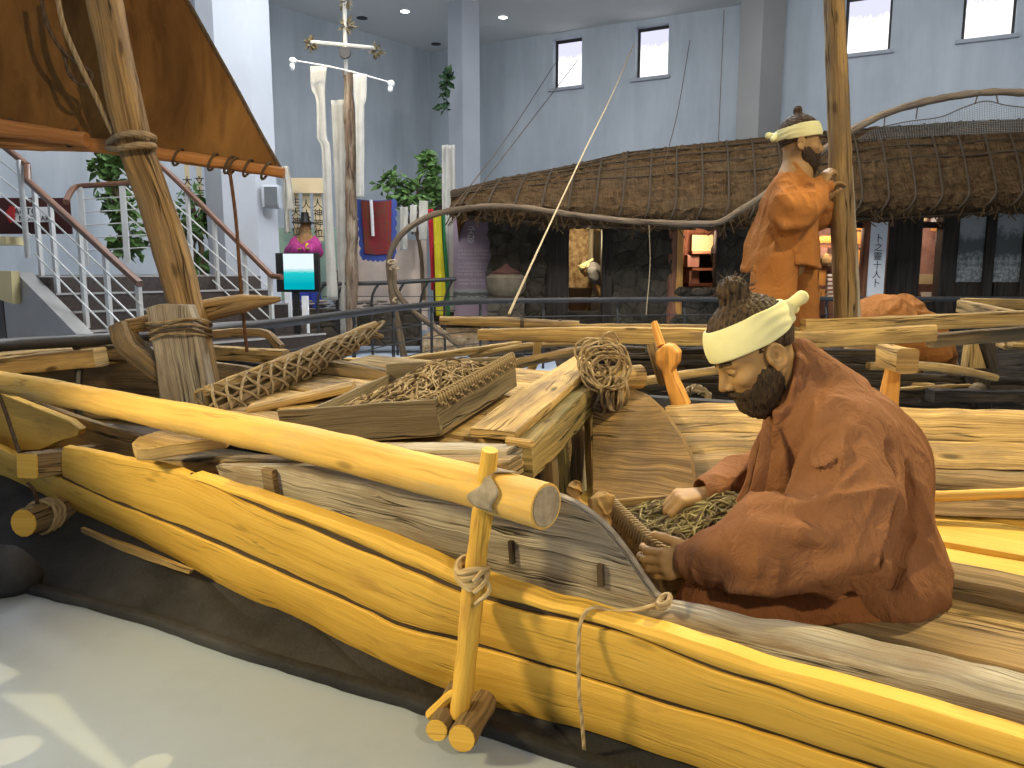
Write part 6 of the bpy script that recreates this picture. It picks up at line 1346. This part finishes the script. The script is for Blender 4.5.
# knotted cloth by the tray corner
kb_ = thing('cloth_bundle', 'knotted brown cloth bundle beside the left corner of the cord tray', 'cloth', bt(598, 530, .3))
cA, cB = P(599, 505, 2.05), P(573, 492, 2.1)
def kn_(p): return uni(.02, d_ell(p, cA, (.026, .03, .034)), d_cone(p, cA, cA + V((.012, 0, -.07)), .026, .02), d_ell(p, cA + V((.018, 0, .018)), (.018, .02, .016)), d_cone(p, cB + V((.004, 0, .012)), cB - Z * .05, .016, .024), d_cone(p, cA - Z * .06, cB - Z * .05, .02, .02)) - wr(p, .7, 60, .006)
lo, hi = bbox([cA, cB, cA - Z * .08], .07); sdf_obj('cloth', kn_, lo, hi, .0035, cloth('brown_sack', (.30, .17, .06), (.42, .27, .11), .9, .4, .6, 12), kb_)

# ---------------------------------------------------------------- standing fisherman
Y2 = 4.05
H2 = P(800, 145, Y2)
hd2 = Head(H2, V((1, -.10, -.03)), Z, 1.0)
q = lambda x, y, dy=0.0: P(x, y, Y2 + dy)
k2 = dict(nb=q(795, 178), che=q(792, 205), pel=q(784, 262), sr=q(783, 196, -.15), er=q(793, 220, -.22), wr=q(820, 190, -.09), sl=q(797, 192, .15), el=q(815, 222, .17), wl=q(824, 205, .05), hr=q(775, 270, -.08), kr=q(772, 345, -.09), ar=q(770, 420, -.08), hl=q(795, 270, .08), kl=q(803, 345, .09), al=q(805, 420, .08))
ha = dict(wrist=k2['wr'], D=(.38, .25, .9), N=(.85, .45, -.3), T=(-.3, .8, .2), curl=(30, 45, 30), sc=1.0)
hb = dict(wrist=k2['wl'], D=(.3, -.1, .95), N=(.9, -.3, -.3), T=(-.3, -.8, .2), curl=(35, 45, 30), sc=1.0)
def sk2(p):
    d = smin(hd2.skin(p), d_cone(p, hd2.w(-.025, 0, -.05), k2['nb'], .055, .065), .03)
    b = uni(.05, d_cone(p, k2['nb'], k2['che'], .08, .11), d_cone(p, k2['che'], k2['pel'], .11, .11), d_cone(p, k2['nb'], k2['sr'], .06, .055), d_cone(p, k2['nb'], k2['sl'], .06, .055))
    b = uni(.02, b, d_chain(p, [k2['sr'], k2['er'], k2['wr']], [.05, .04, .027]), d_chain(p, [k2['sl'], k2['el'], k2['wl']], [.05, .04, .027]), d_chain(p, [k2['hr'], k2['kr'], k2['ar']], [.08, .055, .04]), d_chain(p, [k2['hl'], k2['kl'], k2['al']], [.08, .055, .04]))
    b = uni(.02, b, d_cone(p, k2['ar'] - Z * .03, k2['ar'] + V((.16, 0, -.05)), .035, .03), d_cone(p, k2['al'] - Z * .03, k2['al'] + V((.16, 0, -.05)), .035, .03))
    return smin(smin(d, b, .03), smin(hand(p, **ha), hand(p, **hb), .001), .012)
m2 = thing('person', 'standing bearded fisherman in orange jacket holding the tall pole', 'person', k2['ar'] - Z * .05)
lo, hi = bbox(list(k2.values()) + [H2], .22); sdf_obj('body', sk2, lo, hi, .0056, M['skin'], m2)
lo, hi = bbox([H2], .24); sdf_obj('hair', lambda p: hd2.hair(p, (-.025, 0, .172), .020, .004), lo, hi, .004, M['hair'], m2)
sdf_obj('headband', lambda p: hd2.band(p, .037, .064, -.20), lo, hi, .004, M['band'], m2)
lo, hi = bbox([H2, H2 - Z * .25], .2); sdf_obj('beard', lambda p: hd2.beard(p, tip=(.055, 0, -.19)), lo, hi, .004, M['beard'], m2)
def rb2(p):
    d = uni(.06, d_cone(p, q(797, 171), q(792, 190), .052, .10), d_cone(p, q(792, 190), q(789, 210), .11, .135), d_cone(p, q(789, 210), q(784, 245), .135, .165), d_cone(p, q(784, 245), q(780, 272), .165, .195), d_cone(p, q(786, 188, -.13), q(796, 187, .13), .06, .06))
    d = uni(.03, d, d_chain(p, [q(785, 190, -.15), q(787, 208, -.21), q(798, 211, -.22), q(812, 201, -.16), q(821, 189, -.1)], [.07, .095, .095, .078, .052], .03), d_chain(p, [k2['sl'], q(812, 214, .17), q(820, 216, .1), q(824, 207, .05)], [.085, .09, .07, .05], .03))
    for l in ([q(778, 196, -.26), q(790, 205, -.30), q(796, 200, -.3)], [q(772, 215, -.22), q(785, 226, -.29), q(806, 224, -.28)], [q(800, 230, -.17), q(795, 250, -.18), q(797, 268, -.18)]): d = smin(d, ridge(p, l, .022), .04)
    d = d - folds(p, (.15, 0, -1), 2.3, 26, .020) - folds(p, (.6, 0, -.8), 1.1, 56, .008)
    c0, c1 = q(0, 264).z, 0
    hem = (p[:, 2] - (q(780, 269).z + .02 * np.sin(p[:, 0] * 14))); d = smax(d, -hem, .012)
    d = uni(.012, d, d_chain(p, [q(790, 172, 0), q(797, 176, -.08), q(805, 190, -.12), q(812, 205, -.1)], [.02, .022, .024, .02], .02))
    d = smax(d, -d_cone(p, hd2.w(-.02, 0, -.04), q(798, 174), .060, .054), .008)
    d = smax(d, -d_cone(p, q(821, 189, -.1), q(826, 182, -.06), .042, .046), .006)
    return d
def tr2(p):
    d = uni(.02, d_chain(p, [q(775, 262, -.08), q(772, 300, -.10), q(770, 345, -.10), q(769, 412, -.08)], [.12, .118, .115, .08], .03), d_chain(p, [q(794, 262, .08), q(802, 300, .09), q(804, 345, .1), q(805, 412, .08)], [.11, .085, .09, .07], .03))
    return d - folds(p, (0, 0, -1), .5, 34, .012)
lo, hi = bbox(list(k2.values()), .25); sdf_obj('jacket', rb2, lo, hi, .0065, M['robe2'], m2); sdf_obj('trousers', tr2, lo, hi, .007, M['robe2'], m2)
r = MB(); rd = random.Random(8)
for k in range(26):
    x, y = rd.uniform(.03, .085), rd.uniform(-.03, .03); a = hd2.w(x, y, -.09 + .02 * rd.random()); r.tube([a, a + V((rd.uniform(-.005, .01), 0, -.05)), a + V((rd.uniform(-.03, .01), rd.uniform(-.02, .02), -.08 - .07 * rd.random()))], .0014, 6, 4)
r.build('whiskers', M['beard'], m2); brows(hd2, m2)

# ---------------------------------------------------------------- crouching fisherman behind the beams
Y3 = 4.75
g = lambda x, y, dy=0.0: P(x, y, Y3 + dy)
H3 = g(915, 335, .42); hd3 = Head(H3, V((.35, .8, -.6)), V((.2, .5, .8)), 1.0)
k3 = dict(pel=g(872, 345, -.05), che=g(892, 322, .18), nb=g(908, 325, .32), s1=g(925, 325, .15), e1=g(945, 350, .05), w1=g(955, 368, .25), s2=g(878, 318, .32), e2=g(866, 345, .42), w2=g(880, 370, .5), h1=g(885, 352, -.1), n1=g(930, 355, -.1), a1=g(905, 378, -.12), h2=g(858, 352, .0), n2=g(855, 350, .3), a2=g(855, 380, .05))
def sk3(p):
    d = smin(hd3.skin(p), d_cone(p, hd3.w(-.025, 0, -.05), k3['nb'], .055, .065), .03)
    b = uni(.05, d_chain(p, [k3['nb'], k3['che'], k3['pel']], [.08, .12, .12]), d_chain(p, [k3['s1'], k3['e1'], k3['w1']], [.05, .04, .03]), d_chain(p, [k3['s2'], k3['e2'], k3['w2']], [.05, .04, .03]), d_chain(p, [k3['h1'], k3['n1'], k3['a1']], [.08, .055, .04]), d_chain(p, [k3['h2'], k3['n2'], k3['a2']], [.08, .055, .04]), d_cone(p, k3['nb'], k3['s1'], .06, .05), d_cone(p, k3['nb'], k3['s2'], .06, .05))
    return uni(.01, smin(d, b, .03), hand(p, k3['w1'], (.2, .6, -.6), (0, -.3, -1), (-1, .2, 0)), hand(p, k3['w2'], (.1, .6, -.6), (0, -.3, -1), (1, .2, 0)))
m3 = thing('person', 'crouching fisherman in orange jacket bent low behind the long beams, back turned', 'person', k3['a1'] - Z * .03)
lo, hi = bbox(list(k3.values()) + [H3], .2); sdf_obj('body', sk3, lo, hi, .008, M['skin'], m3)
lo, hi = bbox([H3], .24); sdf_obj('hair', lambda p: hd3.hair(p, (-.05, 0, .145), .022), lo, hi, .006, M['hair'], m3)
def rb3(p):
    d = uni(.06, d_ell(p, g(878, 325, .08), (.20, .30, .19)), d_cone(p, g(900, 318, .2), g(925, 330, .15), .15, .11), d_ell(p, g(880, 352, 0), (.19, .22, .13)), d_chain(p, [g(925, 330, .1), g(940, 350, .0), g(945, 362, .1)], [.10, .085, .06]), d_chain(p, [k3['s2'], k3['e2'], k3['w2']], [.09, .08, .06]), d_ell(p, g(925, 352, -.1), (.14, .14, .12)))
    return smax(d - folds(p, (.8, .2, .3), .9, 28, .016) - folds(p, (.2, .7, .3), 1.9, 56, .007), -d_cone(p, hd3.w(-.02, 0, -.05), k3['nb'], .064, .064), .01)
lo, hi = bbox(list(k3.values()), .25); sdf_obj('jacket', rb3, lo, hi, .009, M['robe2'], m3)
# ---------------------------------------------------------------- shaman figure and house worker, far behind
def simple_person(name_label, H, face, J, mats, h=.012):
    hd = Head(H, face, Z, 1.0); low = V((J['hip'].x, J['hip'].y, J['ankle'].z)); m = thing('person', name_label, 'person', low)
    def sk(p):
        d = smin(hd.skin(p), d_cone(p, hd.w(-.025, 0, -.05), J['nb'], .055, .065), .03)
        b = uni(.05, d_cone(p, J['nb'], J['hip'], .10, .12), d_chain(p, [J['s1'], J['e1'], J['w1']], [.05, .04, .03]), d_chain(p, [J['s2'], J['e2'], J['w2']], [.05, .04, .03]), d_cone(p, J['nb'], J['s1'], .06, .05), d_cone(p, J['nb'], J['s2'], .06, .05))
        for o in (-.09, .09): b = uni(.03, b, d_chain(p, [J['hip'] + V((o, 0, 0)), J['knee'] + V((o, 0, 0)), J['ankle'] + V((o, 0, 0))], [.08, .055, .04]), d_cone(p, J['ankle'] + V((o, 0, -.0)), J['ankle'] + V((o, -.12, -.02)), .035, .03))
        return uni(.01, smin(d, b, .03), d_cone(p, J['w1'], J['w1'] + (J['w1'] - J['e1']).normalized() * .14, .03, .02), d_cone(p, J['w2'], J['w2'] + (J['w2'] - J['e2']).normalized() * .14, .03, .02))
    lo, hi = bbox(list(J.values()) + [H], .25); sdf_obj('body', sk, lo, hi, h, M['skin'], m); return m, hd
f4 = lambda x, y, dy=0.0: P(x, y, 11.9 + dy)
J4 = dict(nb=f4(306, 237), hip=f4(304, 268), s1=f4(296, 241), e1=f4(291, 252, -.1), w1=f4(297, 250, -.3), s2=f4(314, 241), e2=f4(317, 252, -.1), w2=f4(311, 250, -.3), knee=f4(304, 296), ankle=f4(304, 326))
m4, h4 = simple_person('distant shrine figure in magenta jacket and black brimmed hat, above the video screen', f4(305.5, 229), V((.5, -.8, -.1)), J4, None)
lo, hi = bbox(list(J4.values()), .3)
sdf_obj('jacket', lambda p: uni(.06, d_cone(p, J4['nb'] - Z * .12, J4['hip'], .11, .18), d_chain(p, [J4['s1'], J4['e1'], J4['w1']], [.075, .10, .09]), d_chain(p, [J4['s2'], J4['e2'], J4['w2']], [.075, .10, .09])) - wr(p, 2, 12, .01), lo, hi, .014, cloth('magenta_silk', (.42, .06, .26), (.30, .03, .16), .5, .3, .6), m4)
sdf_obj('skirt', lambda p: d_cone(p, J4['hip'], J4['ankle'], .2, .32) - wr(p, 3, 12, .02, (1, 1, .2)), lo, hi, .016, cloth('blue_silk', (.03, .05, .30)), m4)
r = MB(); c = h4.w(-.01, 0, .09); r.lathe(V(c), [(0, .16), (.055, .16), (.075, .02), (.085, .0), (.20, -.005), (.20, .005), (.09, .012), (.0, .012)], 24); r.build('hat', M['black'], m4)
r = MB(); r.tube([h4.w(.02, .0, -.1), h4.w(.08, .0, -.2), f4(307, 248, -.2)], .03, 8, 6); r.build('sash', cloth('yellow_silk', (.6, .45, .05)), m4)
f5 = lambda x, y, dy=0.0: P(x, y, 12.2 + dy)
J5 = dict(nb=f5(593, 270), hip=f5(606, 285), s1=f5(594, 273, -.15), e1=f5(597, 285, -.2), w1=f5(600, 292, -.25), s2=f5(594, 273, .15), e2=f5(590, 286, .2), w2=f5(586, 296, .2), knee=f5(603, 306), ankle=f5(606, 328))
m5, h5 = simple_person('distant worker with white headband bending forward inside the left doorway of the house', f5(586, 268), V((-.8, -.2, -.55)), J5, None)
lo, hi = bbox([V(h5.w(0, 0, 0))], .25); sdf_obj('headband', lambda p: h5.band(p, .045, .06, -.1), lo, hi, .009, M['band'], m5)
sdf_obj('hair', lambda p: h5.hair(p, (-.04, 0, .14), .03), lo, hi, .009, M['hair'], m5)
lo, hi = bbox(list(J5.values()), .25)
sdf_obj('vest', lambda p: uni(.05, d_cone(p, J5['nb'], J5['hip'], .13, .17), d_chain(p, [J5['s1'], J5['s1'].lerp(J5['e1'], .6)], [.085, .08])) - wr(p, 2, 12, .008), lo, hi, .013, cloth('grey_cotton', (.16, .16, .17)), m5)
sdf_obj('trousers', lambda p: uni(.03, d_chain(p, [J5['hip'] + V((-.09, 0, 0)), J5['knee'] + V((-.09, 0, 0)), J5['ankle'] + V((-.09, 0, .05))], [.13, .10, .07]), d_chain(p, [J5['hip'] + V((.09, 0, 0)), J5['knee'] + V((.09, 0, 0)), J5['ankle'] + V((.09, 0, .05))], [.13, .10, .07])), lo, hi, .013, M['whitecloth'], m5)
# ================================================================== CAMERA AND LIGHT
cam = bpy.data.cameras.new('camera'); co_ = bpy.data.objects.new('camera', cam); COL.objects.link(co_)
cam.sensor_width = 36; cam.lens = FPX / 1024 * 36; cam.clip_end = 100; cam.clip_start = .05
co_.location = CAM; co_.rotation_euler = (math.radians(90) - PITCH, 0, 0); SC.camera = co_
wd = bpy.data.worlds.new('world'); SC.world = wd; wd.use_nodes = True
bg = wd.node_tree.nodes['Background']; bg.inputs[0].default_value = (.80, .88, 1.0, 1); bg.inputs[1].default_value = .38
def spot(name, loc, target, power, color, size=50, blend=.5, rad=.05):
    l = bpy.data.lights.new(name, 'SPOT'); l.energy = power; l.color = color; l.spot_size = math.radians(size); l.spot_blend = blend; l.shadow_soft_size = rad
    o = bpy.data.objects.new(name, l); COL.objects.link(o); o.location = loc; o.rotation_euler = (V(target) - V(loc)).to_track_quat('-Z', 'Y').to_euler(); return o
def area(name, loc, target, power, color, sx, sy):
    l = bpy.data.lights.new(name, 'AREA'); l.shape = 'RECTANGLE'; l.size = sx; l.size_y = sy; l.energy = power; l.color = color
    o = bpy.data.objects.new(name, l); COL.objects.link(o); o.location = loc; o.rotation_euler = (V(target) - V(loc)).to_track_quat('-Z', 'Y').to_euler(); return o
WARM = (1, .80, .46)
spot('boat_spot', (1.4, -1.8, 2.9), (.25, 2.5, .62), 350, (1, .84, .55), 52, .5, .10)
spot('boat_spot_left', (-4.2, 1.0, 2.7), (-.2, 2.2, .62), 980, (1, .80, .40), 40, .6, .32)
spot('rim_spot', (3.4, 3.8, 4.6), (.9, 2.1, .6), 1350, (1, .80, .38), 46, .6, .05)
spot('sail_spot', (.6, .2, 2.6), (-2.0, 3.6, 2.1), 270, (1, .74, .40), 50, .7, .03)
spot('rear_spot', (2.6, .8, 4.6), (1.7, 4.6, .9), 520, (1, .80, .45), 55, .7, .05)
area('hall_light', (-1, 9, 5.9), (-1, 9, 0), 430, (.92, .96, 1), 8, 6)
area('hall_light_rear', (5, 8, 5.9), (6, 12, 2), 200, (.92, .96, 1), 6, 3)
for px_, py_, sz in ((4, 752, 1.7), (152, 764, .9)):
    q = PZ(px_, py_, 0); s_ = spot('sun_patch', q + V((-2.2, -1.6, 3.4)), q, 520, (1, .72, .30), sz, .1, .004); s_.data.use_square = True
def point(name, loc, power, color, rad=.1):
    l = bpy.data.lights.new(name, 'POINT'); l.energy = power; l.color = color; l.shadow_soft_size = rad; o = bpy.data.objects.new(name, l); COL.objects.link(o); o.location = loc
point('hall_fill', (1.8, 6.2, 4.7), 380, (.93, .96, 1), .3); point('hall_fill', (-2.2, 6.4, 4.7), 300, (.93, .96, 1), .3)  # added out-of-view fills that brighten the ceiling and upper walls
point('room_lamp', P(583, 240, 11.9), 40, (1, .78, .45)); point('room_lamp', P(700, 238, 11.9), 40, (1, .66, .45)); point('room_lamp', P(842, 222, 11.8), 50, (1, .75, .55)); point('room_lamp', P(925, 225, 11.7), 25, (1, .75, .6))
spot('shrine_spot', (-2.6, 9.6, 5.6), (-2.6, 12.2, 1.2), 320, (1, .86, .62), 50, .7, .1)
SC.view_settings.view_transform = 'Standard'; SC.view_settings.look = 'None'; SC.view_settings.exposure = 0.0; SC.view_settings.gamma = 1.0
SC.view_settings.use_curve_mapping = False
